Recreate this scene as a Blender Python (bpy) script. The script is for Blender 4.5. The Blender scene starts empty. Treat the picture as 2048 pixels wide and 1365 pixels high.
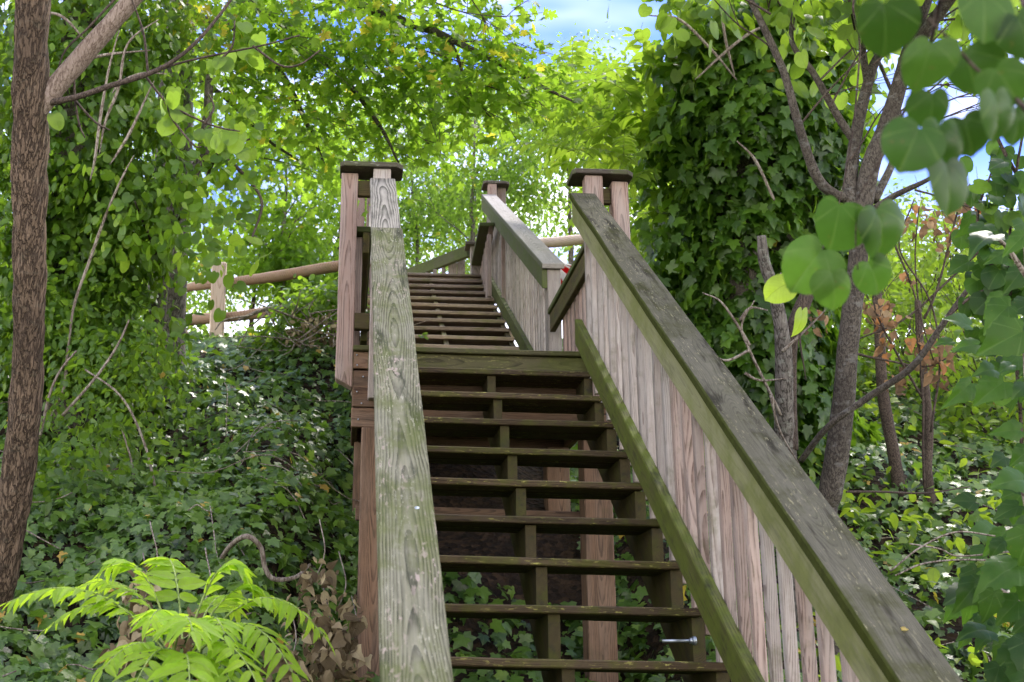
import bpy, bmesh, math, random
import numpy as np
from mathutils import Vector, Matrix, noise as mnoise

random.seed(7)
rng = np.random.default_rng(11)
scene = bpy.context.scene
col = scene.collection
R_ = math.radians

# ------------------------------------------------------------------ camera frame (solved from the photograph)
CAM = np.array([-.048, -5.923, -1.746])
FPX, PX, PY, W0, H0 = 2400., 750.2, 682., 2048., 1365.
roll, pitch, yaw = .0229, .289, .021
_f = np.array([math.sin(yaw)*math.cos(pitch), math.cos(yaw)*math.cos(pitch), math.sin(pitch)])
_r = np.array([math.cos(yaw), -math.sin(yaw), 0.])
_u = np.cross(_r, _f)
CR = math.cos(roll)*_r + math.sin(roll)*_u
CU = -math.sin(roll)*_r + math.cos(roll)*_u
CF = _f
def at(u, v, D):
    """world point seen at photo pixel (u, v) at depth D metres"""
    return CAM + (CF + CR*(u-PX)/FPX - CU*(v-PY)/FPX)*D

cam = bpy.data.cameras.new('camera')
camo = bpy.data.objects.new('camera', cam)
col.objects.link(camo)
M = Matrix(((CR[0], CU[0], -CF[0], CAM[0]), (CR[1], CU[1], -CF[1], CAM[1]), (CR[2], CU[2], -CF[2], CAM[2]), (0, 0, 0, 1)))
camo.matrix_world = M
cam.sensor_width = 36
cam.lens = FPX/W0*36
cam.shift_x = (W0/2-PX)/W0
cam.clip_start = .05
cam.clip_end = 2000
cam.dof.use_dof = True
cam.dof.focus_distance = 5.2
cam.dof.aperture_fstop = 6.3
scene.camera = camo

# ------------------------------------------------------------------ node helpers
def newmat(name):
    m = bpy.data.materials.new(name)
    m.use_nodes = True
    nt = m.node_tree
    nt.nodes.clear()
    return m, nt
class N:
    """tiny expression helper over a node tree"""
    def __init__(s, nt): s.nt = nt
    def node(s, t, **kw):
        n = s.nt.nodes.new(t)
        for k, v in kw.items(): setattr(n, k, v)
        return n
    def link(s, a, b): s.nt.links.new(a, b)
    def put(s, sock, v):
        if hasattr(v, 'is_output'): s.link(v, sock)
        elif isinstance(v, (tuple, list)) and len(v) == 3 and sock.type == 'RGBA': sock.default_value = (*v, 1)
        else: sock.default_value = v
    def m(s, op, a, b=None, c=None, clamp=False):
        n = s.node('ShaderNodeMath', operation=op, use_clamp=clamp)
        for i, v in enumerate((a, b, c)):
            if v is not None: s.put(n.inputs[i], v)
        return n.outputs[0]
    def vm(s, op, a, b=None):
        n = s.node('ShaderNodeVectorMath', operation=op)
        s.put(n.inputs[0], a)
        if b is not None: s.put(n.inputs[1], b)
        return n.outputs[0]
    def attr(s, name, kind='Vector'):
        n = s.node('ShaderNodeAttribute', attribute_name=name)
        return n.outputs[kind]
    def sep(s, v):
        n = s.node('ShaderNodeSeparateXYZ'); s.put(n.inputs[0], v); return n.outputs
    def comb(s, x, y, z):
        n = s.node('ShaderNodeCombineXYZ')
        for i, v in enumerate((x, y, z)): s.put(n.inputs[i], v)
        return n.outputs[0]
    def noise(s, vec, scale=1., detail=3., rough=.55, dist=0., out=0):
        n = s.node('ShaderNodeTexNoise')
        s.put(n.inputs['Vector'], vec)
        n.inputs['Scale'].default_value = scale; n.inputs['Detail'].default_value = detail
        n.inputs['Roughness'].default_value = rough; n.inputs['Distortion'].default_value = dist
        return n.outputs[out]
    def voro(s, vec, scale=1., feature='F1', out=0, rand=1.):
        n = s.node('ShaderNodeTexVoronoi', feature=feature)
        s.put(n.inputs['Vector'], vec); n.inputs['Scale'].default_value = scale
        n.inputs['Randomness'].default_value = rand
        return n.outputs[out]
    def ss(s, v, a, b, lo=0., hi=1.):
        n = s.node('ShaderNodeMapRange', interpolation_type='SMOOTHSTEP')
        s.put(n.inputs[0], v)
        n.inputs[1].default_value = a; n.inputs[2].default_value = b
        n.inputs[3].default_value = lo; n.inputs[4].default_value = hi
        return n.outputs[0]
    def mix(s, f, a, b, blend='MIX'):
        n = s.node('ShaderNodeMix', data_type='RGBA', blend_type=blend, clamp_factor=True)
        s.put(n.inputs[0], f); s.put(n.inputs[6], a); s.put(n.inputs[7], b)
        return n.outputs[2]
    def ramp(s, f, stops, interp='LINEAR'):
        n = s.node('ShaderNodeValToRGB'); s.put(n.inputs[0], f)
        cr = n.color_ramp; cr.interpolation = interp
        while len(cr.elements) < len(stops): cr.elements.new(.5)
        for e, (p, c) in zip(cr.elements, stops):
            e.position = p; e.color = (*c, 1)
        return n.outputs[0]
    def bump(s, h, strength=.4, dist=.004):
        n = s.node('ShaderNodeBump'); n.inputs['Strength'].default_value = strength
        n.inputs['Distance'].default_value = dist; s.put(n.inputs['Height'], h)
        return n.outputs[0]
    def principled(s, colr, rough, normal=None, spec=.4):
        n = s.node('ShaderNodeBsdfPrincipled')
        s.put(n.inputs['Base Color'], colr); s.put(n.inputs['Roughness'], rough)
        n.inputs['Specular IOR Level'].default_value = spec
        if normal is not None: s.put(n.inputs['Normal'], normal)
        return n.outputs[0]
    def out(s, sh):
        o = s.node('ShaderNodeOutputMaterial'); s.link(sh, o.inputs[0])

# ------------------------------------------------------------------ materials
def wood_mat(name, early, late, ring=.007, grey=(.3, .29, .27), grey_amt=.3, moss=(.06, .075, .018), moss_amt=.3,
             lichen=0., lichen_col=(.42, .44, .34), rough=.8, late_w=.5, contrast=1., stain=0., stain_col=(.03, .03, .022), spec=.25, mossscale=5., fibre=.35,
             pink=0., fade=1., knots=.5, edge=0., edge_col=(.05, .06, .016)):
    """sawn timber: rings of a log cut by the board, fibre streaks, knots, greying, algae and lichen"""
    mt, nt = newmat(name); n = N(nt)
    g = n.attr('g'); r = n.attr('gr')
    gx, gy, gz = n.sep(g); r1, r2, r3 = n.sep(r)
    x = n.m('ADD', gx, n.m('MULTIPLY', r1, 40.))
    p = n.comb(x, n.m('ADD', gy, n.m('MULTIPLY', r2, 7.)), gz)
    slow = n.noise(n.vm('MULTIPLY', p, (.75, 1.2, 1.2)), 1., 2., .5)
    slow2 = n.noise(n.vm('MULTIPLY', p, (3.2, 22., 22.)), 1., 3., .55)
    a = n.m('SUBTRACT', gy, n.m('MULTIPLY', n.m('SUBTRACT', r2, .5), .07))
    a = n.m('ADD', a, n.m('MULTIPLY', n.m('SUBTRACT', slow2, .5), .02))
    t = n.m('ADD', gz, n.m('ADD', .012, n.m('MULTIPLY', r3, .05)))
    t = n.m('ADD', t, n.m('MULTIPLY', n.m('SUBTRACT', slow, .5), .15))
    rad = n.m('SQRT', n.m('ADD', n.m('MULTIPLY', a, a), n.m('MULTIPLY', t, t)))
    # knots push the rings aside
    kv = n.vm('MULTIPLY', p, (1.5, 11., 3.))
    kd = n.voro(kv, 1., 'F1', 0)
    kd2 = n.m('DIVIDE', n.m('MULTIPLY', kd, kd), -.016)
    kx = n.m('POWER', 2.718, kd2)
    rad = n.m('ADD', rad, n.m('MULTIPLY', kx, .013*knots))
    ph = n.m('DIVIDE', rad, ring)
    fr = n.m('FRACT', ph)
    lat = n.ss(fr, 1.-late_w, .97)
    lat = n.m('MULTIPLY', lat, n.ss(fr, 1.0, .975))
    lat = n.m('MULTIPLY', lat, n.ss(n.noise(n.vm('MULTIPLY', p, (9., 40., 40.)), 1., 4., .7), .30, .60, 1.-fade, 1.))
    fib = n.noise(n.vm('MULTIPLY', p, (7., 420., 420.)), 1., 2., .6)
    fib2 = n.noise(n.vm('MULTIPLY', p, (3., 90., 90.)), 1., 3., .6)
    c = n.mix(n.m('MULTIPLY', lat, contrast), early, late)
    knot = n.ss(kd, .09, .05)
    c = n.mix(n.m('MULTIPLY', knot, .8*knots), c, tuple(v*.35 for v in late))
    pos = n.node('ShaderNodeNewGeometry').outputs['Position']
    big = n.noise(pos, 2.3, 4., .6)
    if grey_amt: c = n.mix(n.m('MULTIPLY', n.ss(n.noise(n.vm('MULTIPLY', p, (2.2, 16., 16.)), 1., 4., .6), .35, .7), grey_amt), c, n.mix(n.m('MULTIPLY', lat, .55), grey, tuple(v*.45 for v in grey)))
    c = n.mix(1., c, n.m('ADD', 1.-fibre*.5, n.m('MULTIPLY', n.m('SUBTRACT', n.m('ADD', n.m('MULTIPLY', fib, .5), n.m('MULTIPLY', fib2, .5)), .3), fibre*2.)), 'MULTIPLY')
    if stain: c = n.mix(n.m('MULTIPLY', n.ss(n.noise(n.vm('MULTIPLY', p, (3., 20., 20.)), 1., 4., .65), .5, .68), stain), c, stain_col)
    if pink:
        pk = n.m('MULTIPLY', n.ss(n.noise(n.vm('MULTIPLY', p, (22., 60., 60.)), 1., 3., .65), .54, .63), n.ss(n.noise(n.vm('MULTIPLY', p, (2.2, 9., 9.)), 1., 2., .5), .46, .62))
        c = n.mix(n.m('MULTIPLY', pk, pink), c, (.285, .235, .205))
    mm = n.ss(n.m('ADD', n.noise(pos, mossscale, 5., .65), n.m('MULTIPLY', n.m('SUBTRACT', fib2, .5), .35)), .62-.5*moss_amt, .86-.5*moss_amt)
    mcol = n.mix(n.noise(pos, 23., 3., .6), tuple(v*.55 for v in moss), tuple(min(1, v*1.5) for v in moss))
    c = n.mix(n.m('MULTIPLY', mm, min(1., .35+moss_amt*.75)), c, mcol)
    h = n.m('ADD', n.m('MULTIPLY', lat, .8), n.m('MULTIPLY', fib, .5))
    if lichen:
        lk = n.noise(n.vm('MULTIPLY', p, (26., 130., 130.)), 1., 3., .7)
        lm = n.m('MULTIPLY', n.ss(lk, .585, .66), n.ss(n.noise(n.vm('MULTIPLY', p, (3., 13., 13.)), 1., 4., .6), .38, .62))
        c = n.mix(n.m('MULTIPLY', lm, lichen), c, lichen_col)
        h = n.m('ADD', h, n.m('MULTIPLY', lm, .5))
    c = n.mix(1., c, n.m('ADD', .74, n.m('MULTIPLY', n.m('FRACT', n.m('MULTIPLY', r3, 7.31)), .5)), 'MULTIPLY')
    if edge: c = n.mix(n.m('MULTIPLY', n.ss(n.m('ADD', gy, n.m('MULTIPLY', n.m('SUBTRACT', fib2, .5), .01)), edge-.004, edge), .9), c, n.mix(n.noise(pos, 30., 3., .6), tuple(v*.5 for v in edge_col), tuple(v*1.7 for v in edge_col)))
    n.out(n.principled(c, rough, n.bump(h, .35, .003), spec))
    return mt

WOOD = {}
def build_wood():
    W = WOOD
    W['red'] = wood_mat('weathered_red_timber', (.28, .195, .16), (.105, .064, .051), .0065, (.35, .305, .275), .5, moss_amt=.1, late_w=.6)
    W['baluster'] = wood_mat('baluster_timber', (.37, .28, .235), (.125, .078, .060), .005, (.40, .36, .33), .6, moss_amt=.2, late_w=.65, moss=(.08, .085, .03), mossscale=9., knots=.2)
    W['greybal'] = wood_mat('grey_baluster_timber', (.345, .30, .265), (.15, .112, .092), .005, (.39, .37, .345), .6, moss_amt=.22, late_w=.6, moss=(.08, .085, .03), mossscale=9., knots=.2)
    W['cap_left'] = wood_mat('grey_green_rail_timber', (.165, .162, .105), (.026, .029, .015), .0066, (.235, .225, .18), .5, moss=(.072, .088, .024), moss_amt=.42, lichen=.5, lichen_col=(.40, .38, .30), late_w=.72, pink=1., stain=.9, stain_col=(.026, .03, .018), knots=.12, rough=.95, spec=.08, contrast=1., fade=.55, fibre=.55)
    W['cap_old'] = wood_mat('silver_rail_timber', (.37, .345, .30), (.042, .043, .034), .0095, (.41, .385, .335), .35, moss=(.10, .115, .055), moss_amt=.14, lichen=.3, lichen_col=(.44, .415, .36), late_w=.78, knots=.2, rough=.95, spec=.08, stain=.5, stain_col=(.045, .045, .034), fade=.35, fibre=.5)
    W['cap_right'] = wood_mat('dark_rail_timber', (.102, .098, .073), (.048, .047, .034), .004, (.155, .148, .118), .5, moss=(.042, .046, .014), moss_amt=.35, lichen=.9, lichen_col=(.25, .235, .15), late_w=.5, contrast=.7, stain=.8, stain_col=(.017, .016, .012), knots=.1, edge=.0665, edge_col=(.034, .042, .008), rough=1., spec=.03)
    W['cap_grey'] = wood_mat('pale_grey_rail_timber', (.29, .265, .24), (.15, .13, .112), .006, (.36, .335, .315), .6, moss=(.09, .105, .045), moss_amt=.12, lichen=.2, late_w=.5, knots=.2, edge=.072, edge_col=(.07, .075, .04))
    W['fascia'] = wood_mat('pale_green_timber', (.205, .212, .098), (.135, .14, .06), .009, (.25, .25, .155), .5, moss=(.12, .14, .034), moss_amt=.45, late_w=.4, contrast=.55, stain=.45, stain_col=(.06, .056, .035), fibre=.35, knots=.5)
    W['edge'] = wood_mat('mossy_edge_timber', (.075, .08, .036), (.04, .043, .02), .006, (.12, .12, .075), .2, moss=(.06, .08, .018), moss_amt=.6, late_w=.5)
    W['kick'] = wood_mat('moss_covered_board', (.090, .098, .020), (.032, .036, .008), .006, (.10, .098, .04), .3, moss=(.080, .105, .010), moss_amt=.5, late_w=.6, fibre=.6, stain=.75, stain_col=(.020, .022, .007), mossscale=11.)
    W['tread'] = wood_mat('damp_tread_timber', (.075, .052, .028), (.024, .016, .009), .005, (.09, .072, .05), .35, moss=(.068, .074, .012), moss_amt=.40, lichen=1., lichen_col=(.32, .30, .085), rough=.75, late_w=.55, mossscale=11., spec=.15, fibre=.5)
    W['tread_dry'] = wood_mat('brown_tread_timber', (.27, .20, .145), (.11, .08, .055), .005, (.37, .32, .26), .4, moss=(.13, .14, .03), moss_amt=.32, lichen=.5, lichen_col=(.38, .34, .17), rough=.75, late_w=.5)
    W['landing'] = wood_mat('mossy_landing_timber', (.090, .082, .038), (.038, .033, .016), .006, (.12, .105, .07), .25, moss=(.066, .078, .014), moss_amt=.4, lichen=.7, lichen_col=(.27, .25, .09), late_w=.5, fibre=.5)
    W['beam'] = wood_mat('brown_beam_timber', (.175, .105, .064), (.062, .034, .021), .005, (.20, .15, .115), .4, moss=(.07, .065, .025), moss_amt=.14, late_w=.6, stain=.5, stain_col=(.045, .03, .02), fibre=.5, knots=.8)
    W['stringer'] = wood_mat('mossy_stringer_timber', (.085, .066, .026), (.030, .023, .010), .005, (.085, .07, .04), .3, moss=(.072, .082, .010), moss_amt=.36, late_w=.55, stain=.7, mossscale=9., fibre=.5)
    W['postcap'] = wood_mat('dark_cap_timber', (.075, .06, .045), (.035, .028, .022), .006, (.1, .09, .08), .3, moss=(.07, .085, .025), moss_amt=.35, lichen=.45, late_w=.5)
    W['fence'] = wood_mat('split_fence_timber', (.29, .185, .115), (.14, .08, .048), .010, (.29, .225, .17), .4, moss=(.14, .14, .05), moss_amt=.25, late_w=.5)
    W['fence_pale'] = wood_mat('pale_fence_timber', (.58, .45, .35), (.40, .26, .18), .010, (.56, .48, .42), .3, moss_amt=.1, late_w=.4)

def bark_mat(name, c1, c2, c3, sc=(34., 34., 7.), bumpd=.012, strength=.8, lich=0., lcol=(.3, .32, .27), rough=.9):
    mt, nt = newmat(name); n = N(nt)
    pos = n.node('ShaderNodeNewGeometry').outputs['Position']
    wp = n.vm('ADD', pos, n.vm('MULTIPLY', n.noise(pos, 7., 3., .5, out=1), (.018, .018, .0)))
    v = n.vm('MULTIPLY', wp, sc)
    n1 = n.noise(v, 1., 3., .55); d = n.m('ABSOLUTE', n.m('SUBTRACT', n1, .5))
    fis = n.ss(d, .0, .07)
    n2 = n.noise(n.vm('MULTIPLY', wp, (sc[0]*.5, sc[1]*.5, sc[2]*1.6)), 1., 2., .5); fis = n.m('MULTIPLY', fis, n.ss(n.m('ABSOLUTE', n.m('SUBTRACT', n2, .5)), -.06, .03))
    f = n.noise(n.vm('MULTIPLY', pos, (sc[0]*3, sc[1]*3, sc[2]*2.2)), 1., 4., .65)
    c = n.mix(fis, c1, n.mix(n.ss(f, .35, .68), c2, c3))
    c = n.mix(n.ss(n.noise(pos, 3., 3., .6), .4, .7), c, n.mix(.5, c, c1))
    if lich:
        c = n.mix(n.m('MULTIPLY', n.ss(n.noise(n.vm('MULTIPLY', pos, (1., 1., 2.)), 14., 4., .65), .55, .66), lich), c, lcol)
    h = n.m('ADD', n.m('MULTIPLY', fis, .8), n.m('MULTIPLY', f, .45))
    n.out(n.principled(c, rough, n.bump(h, strength, bumpd), .2))
    return mt

def leaf_mat(name, stops, vein=(.30, .36, .12), vein_amt=.25, kind='pinnate', trans=.35, tcol=(.34, .52, .05), rough=.42, spec=.45, tsat=1.0, blem=.35):
    """leaf blade: colour varies leaf by leaf, veins, gloss, light passing through"""
    mt, nt = newmat(name); n = N(nt)
    a = n.attr('lf', 'Color'); lx, ly, lr = n.sep(a)
    base = n.ramp(lr, stops)
    x = n.m('SUBTRACT', lx, .5); ax = n.m('ABSOLUTE', x)
    if kind == 'pinnate':
        mid = n.ss(ax, .03, .008)
        sd = n.m('ABSOLUTE', n.m('SUBTRACT', n.m('FRACT', n.m('SUBTRACT', n.m('MULTIPLY', ly, 7.), n.m('MULTIPLY', ax, 6.))), .5))
        side = n.m('MULTIPLY', n.ss(sd, .12, .03), .55)
        vm = n.m('MAXIMUM', mid, side)
    else:
        ang = n.m('ARCTAN2', x, n.m('SUBTRACT', ly, .06))
        ray = n.ss(n.m('COSINE', n.m('MULTIPLY', ang, 7.5)), .93, .995)
        vm = n.m('MULTIPLY', ray, .8)
    pos = n.node('ShaderNodeNewGeometry').outputs['Position']
    mott = n.noise(pos, 60., 2., .6)
    base = n.mix(1., base, n.m('ADD', .78, n.m('MULTIPLY', mott, .44)), 'MULTIPLY')
    if blem: base = n.mix(n.m('MULTIPLY', n.ss(n.noise(pos, 95., 4., .7), .63, .70), blem), base, (.10, .062, .02))
    cb = n.mix(n.m('MULTIPLY', vm, vein_amt), base, vein)
    tc = n.mix(n.m('MULTIPLY', vm, .35), n.mix(.62, n.mix(1., base, (6., 6., 6.), 'MULTIPLY'), tcol), tuple(v*.5 for v in tcol))
    bm = n.bump(n.m('SUBTRACT', 1., vm), .25, .002)
    pr = n.principled(cb, n.m('ADD', rough-.08, n.m('MULTIPLY', mott, .16)), bm, spec)
    tr = n.node('ShaderNodeBsdfTranslucent'); n.put(tr.inputs[0], tc)
    mx = n.node('ShaderNodeMixShader'); mx.inputs[0].default_value = trans
    n.link(pr, mx.inputs[1]); n.link(tr.outputs[0], mx.inputs[2])
    n.out(mx.outputs[0])
    return mt

def plain_mat(name, c, rough=.6, metal=0.):
    mt, nt = newmat(name); n = N(nt)
    pos = n.node('ShaderNodeNewGeometry').outputs['Position']
    cc = n.mix(n.noise(pos, 12., 4., .6), tuple(v*.75 for v in c), tuple(min(1., v*1.15) for v in c))
    b = n.node('ShaderNodeBsdfPrincipled'); n.put(b.inputs['Base Color'], cc); b.inputs['Roughness'].default_value = rough
    b.inputs['Metallic'].default_value = metal
    n.out(b.outputs[0]); return mt

# ------------------------------------------------------------------ object helpers
def tag(o, label=None, cat=None, group=None, kind=None):
    if label: o['label'] = label
    if cat: o['category'] = cat
    if group: o['group'] = group
    if kind: o['kind'] = kind
    return o
def empty(name, loc=(0, 0, 0)):
    o = bpy.data.objects.new(name, None); o.location = loc; o.empty_display_size = .2
    col.objects.link(o); return o
def link(name, me, parent=None):
    o = bpy.data.objects.new(name, me); col.objects.link(o)
    if parent is not None:
        o.parent = parent
        o.matrix_parent_inverse = Matrix.Translation(-Vector(world_loc(parent)))
    return o
def world_loc(p):
    v = Vector((0, 0, 0)); q = p
    if q.parent is None: return q.location
    return Vector((0, 0, 0)) if q.type == 'MESH' else q.location

class Boards:
    """collects chamfered timber boxes carrying their own grain coordinates; build() makes ONE mesh object"""
    def __init__(s): s.v = []; s.f = []; s.g = []; s.r = []
    def box(s, L, w, t, mat, ch=.004, shape=None, g_off=None, seed=None):
        """box L along local x, w across y, t thick z, centred; mat = 4x4 local->world; shape(v) bends local points"""
        bm = bmesh.new(); bmesh.ops.create_cube(bm, size=1)
        nseg = max(1, int(L/.25))
        for q in bm.verts: q.co = Vector((q.co.x*L, q.co.y*w, q.co.z*t))
        if ch: bmesh.ops.bevel(bm, geom=list(bm.edges), offset=min(ch, t*.3, w*.3), segments=1, affect='EDGES')
        if L > .6:
            for xc in np.arange(-L/2+.11, L/2-.05, .11):
                bmesh.ops.bisect_plane(bm, geom=list(bm.verts)+list(bm.edges)+list(bm.faces), plane_co=(xc, 0, 0), plane_no=(1, 0, 0))
        sd_ = random.random()*90; amp = .0022 if L > .6 else 0
        r = (random.random(), random.random(), random.random()) if seed is None else seed
        b = len(s.v)
        bm.verts.index_update()
        for q in bm.verts:
            s.g.append(tuple(q.co)); s.r.append(r)
            c = shape(q.co.copy()) if shape else q.co.copy()
            if amp:
                c.y += amp*(mnoise.noise((c.x*1.7+sd_, 3., 0))+.35*mnoise.noise((c.x*11+sd_, q.co.y*30, q.co.z*30)))
                c.z += amp*(mnoise.noise((c.x*1.7+sd_, 9., 4.))+.35*mnoise.noise((c.x*11+sd_, q.co.y*30+5, q.co.z*30)))
            s.v.append(tuple(mat @ c))
        for fc in bm.faces: s.f.append([b+q.index for q in fc.verts])
        bm.free(); return s
    def between(s, p0, p1, w, t, up=(0, 0, 1), ch=.004, shape=None, seed=None):
        """board from p0 to p1 (centre line); width lies across, thickness along up"""
        p0 = Vector(p0); p1 = Vector(p1); x = (p1-p0); L = x.length; x.normalize()
        z = Vector(up); z = (z-x*z.dot(x)).normalized(); y = z.cross(x)
        m = Matrix(((x.x, y.x, z.x, 0), (x.y, y.y, z.y, 0), (x.z, y.z, z.z, 0), (0, 0, 0, 1)))
        m.translation = (p0+p1)/2
        return s.box(L, w, t, m, ch, shape, seed=seed)
    def build(s, name, mat, parent=None):
        me = bpy.data.meshes.new(name)
        me.from_pydata(s.v, [], s.f); me.update()
        a = me.attributes.new('g', 'FLOAT_VECTOR', 'POINT'); a.data.foreach_set('vector', np.array(s.g, 'f').ravel())
        a = me.attributes.new('gr', 'FLOAT_VECTOR', 'POINT'); a.data.foreach_set('vector', np.array(s.r, 'f').ravel())
        me.materials.append(mat)
        return link(name, me, parent)

def catmull(pts, n):
    P = [Vector(p) for p in pts]
    if len(P) == 2: return [P[0].lerp(P[1], i/n) for i in range(n+1)], [i/n for i in range(n+1)]
    out = []; ts = []
    for i in range(len(P)-1):
        a = P[i-1] if i else P[0]*2-P[1]; b = P[i]; c = P[i+1]; d = P[i+2] if i+2 < len(P) else P[-1]*2-P[-2]
        for k in range(n):
            t = k/n
            out.append(.5*((2*b)+(c-a)*t+(2*a-5*b+4*c-d)*t*t+(3*b-a-3*c+d)*t**3)); ts.append((i+t)/(len(P)-1))
    out.append(P[-1]); ts.append(1.); return out, ts

class Tubes:
    def __init__(s): s.v = []; s.f = []
    def tube(s, pts, radii, seg=8, n=6, rough=0., rs=(6., 6., 2.), cap=True, wob=0.):
        P, ts = catmull(pts, n)
        rr = np.interp(ts, np.linspace(0, 1, len(radii)), radii)
        if wob:
            o = Vector((random.random()*50, 0, 0))
            P = [p+Vector(mnoise.noise_vector(p*2.2+o))*wob for p in P]
        b = len(s.v); nrm = Vector((1, 0, 0)) if abs((P[1]-P[0]).normalized().x) < .8 else Vector((0, 1, 0))
        for i, p in enumerate(P):
            t = (P[min(i+1, len(P)-1)]-P[max(i-1, 0)]).normalized()
            nrm = (nrm-t*nrm.dot(t)).normalized(); bn = t.cross(nrm)
            for k in range(seg):
                a = 2*math.pi*k/seg; d = nrm*math.cos(a)+bn*math.sin(a); r = rr[i]
                if rough:
                    q = p+d*r
                    r *= 1+rough*(mnoise.noise(Vector((q.x*rs[0], q.y*rs[1], q.z*rs[2])))+.6*(abs(mnoise.noise(Vector((q.x*rs[0]*4, q.y*rs[1]*4, q.z*rs[2]*2))))-.25))
                s.v.append(tuple(p+d*r))
        for i in range(len(P)-1):
            for k in range(seg):
                k2 = (k+1) % seg
                s.f.append((b+i*seg+k, b+i*seg+k2, b+(i+1)*seg+k2, b+(i+1)*seg+k))
        if cap:
            s.f.append([b+k for k in range(seg)][::-1]); e = b+(len(P)-1)*seg
            s.f.append([e+k for k in range(seg)])
        return s
    def twig(s, p, d, L, r, depth=2, seg=5, gravity=-.05, spread=.7, kids=3):
        """recursive twig; returns tip points"""
        p = Vector(p); d = Vector(d).normalized(); pts = [p]; q = p.copy(); dd = d.copy(); tips = []
        for i in range(4):
            dd = (dd+Vector(mnoise.noise_vector(q*3.1+Vector((random.random()*9, 0, 0))))*.28+Vector((0, 0, gravity))).normalized()
            q = q+dd*L/4; pts.append(q.copy())
        s.tube(pts, [r, r*.75, r*.4], seg, 3, cap=False)
        tips.append((tuple(q), tuple(dd)))
        if depth > 0:
            for k in range(kids):
                i = random.randint(1, 4)
                rv = Vector((random.gauss(0, 1), random.gauss(0, 1), random.gauss(0, 1))).normalized()
                nd = (dd+rv*spread).normalized()
                tips += s.twig(pts[i], nd, L*random.uniform(.45, .75), r*.55, depth-1, seg, gravity, spread, kids)
        return tips
    def build(s, name, mat, parent=None):
        me = bpy.data.meshes.new(name); me.from_pydata(s.v, [], s.f); me.update()
        me.polygons.foreach_set('use_smooth', [True]*len(me.polygons))
        me.materials.append(mat); return link(name, me, parent)

# ------------------------------------------------------------------ leaf shapes (x across, y stem->tip, fan from a centre)
def mk_leaf(outline, centre, cup=.25, droop=.25, fold=.0, ring=0):
    o = np.array(outline, float); c = np.array(centre, float)
    vs = [c]; tris = []; n = len(o)
    if ring:
        for q in o: vs.append(c+(q-c)*.55)
        for q in o: vs.append(q)
        for i in range(n):
            j = (i+1) % n
            tris.append((0, 1+i, 1+j)); tris.append((1+i, 1+n+i, 1+n+j)); tris.append((1+i, 1+n+j, 1+j))
    else:
        for q in o: vs.append(q)
        for i in range(n): tris.append((0, 1+i, 1+(i+1) % n))
    v = np.array(vs)
    z = -cup*v[:, 0]**2-droop*np.maximum(0, v[:, 1]-.3)**2+fold*np.abs(v[:, 0])
    return np.column_stack([v, z]), np.array(tris)
def sym(h):
    """right half from stem to tip -> whole outline"""
    return list(h)+[(-x, y) for x, y in reversed(h[1:-1] if h[0][0] == 0 else h[:-1])]
def dense(o, k=3):
    o = np.array(o, float); n = len(o); out = []
    for i in range(n):
        a, b, c, d = o[i-1], o[i], o[(i+1) % n], o[(i+2) % n]
        for t in np.arange(k)/k: out.append(.5*((2*b)+(c-a)*t+(2*a-5*b+4*c-d)*t*t+(3*b-a-3*c+d)*t**3))
    return out
HEART = sym([(0, .08), (.12, -.01), (.30, -.03), (.46, .09), (.54, .30), (.52, .52), (.42, .73), (.27, .88), (.12, .945), (0, 1.0)])
BROAD = sym([(0, .05), (.14, -.06), (.30, -.02), (.38, .10), (.52, .22), (.46, .34), (.47, .44), (.38, .55), (.38, .64), (.27, .72), (.16, .86), (0, 1.08)])
LEAF = {
 'heart_fine': mk_leaf(dense(HEART, 4), (0, .38), .75, .7, .36, 1),
 'broad_fine': mk_leaf(dense(BROAD, 3), (0, .38), .6, .6, .3, 1),
 'crumple': mk_leaf(sym([(0, 0), (.24, -.06), (.42, .16), (.36, .44), (.22, .7), (0, 1.)]), (0, .36), 1.1, .9, .55),
 'ivy': mk_leaf(sym([(0, .02), (.20, -.10), (.46, .02), (.36, .22), (.56, .48), (.27, .56), (.17, .78), (0, 1.)]), (0, .32), .35, .3, .12),
 'ivy_round': mk_leaf(sym([(0, .0), (.26, -.06), (.45, .18), (.44, .45), (.28, .72), (0, 1.)]), (0, .36), .3, .35, .15),
 'maple': mk_leaf(sym([(0, .05), (.22, -.02), (.47, .06), (.27, .22), (.40, .33), (.62, .52), (.44, .54), (.36, .66), (.17, .52), (.24, .78), (.10, .80), (0, 1.)]), (0, .34), .2, .3, .1),
 'ovate': mk_leaf(sym([(0, 0), (.22, .18), (.30, .45), (.18, .76), (0, 1.)]), (0, .42), .3, .4, .2),
 'small': mk_leaf(sym([(0, 0), (.27, .3), (.22, .7), (0, 1.)]), (0, .45), .3, .3, .2),
 'heart': mk_leaf(HEART, (0, .38), .22, .3, .14, 1),
 'lance': mk_leaf(sym([(0, 0), (.13, .16), (.17, .42), (.10, .75), (0, 1.)]), (0, .42), .5, .45, .25),
 'lance_wide': mk_leaf(sym([(0, 0), (.17, .14), (.235, .38), (.17, .68), (.06, .9), (0, 1.)]), (0, .42), .5, .4, .25),
 'broad': mk_leaf(sym([(0, .05), (.16, -.08), (.36, -.02), (.44, .12), (.58, .30), (.50, .42), (.60, .52), (.42, .66), (.34, .80), (.16, .86), (0, 1.)]), (0, .38), .3, .45, .16, 1),
 'curled': mk_leaf(sym([(0, 0), (.22, .1), (.34, .38), (.22, .75), (0, 1.)]), (0, .42), 2.2, 1.4, .2),
}
def unit(a): return a/np.maximum(1e-9, np.linalg.norm(a, axis=-1, keepdims=True))
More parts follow.
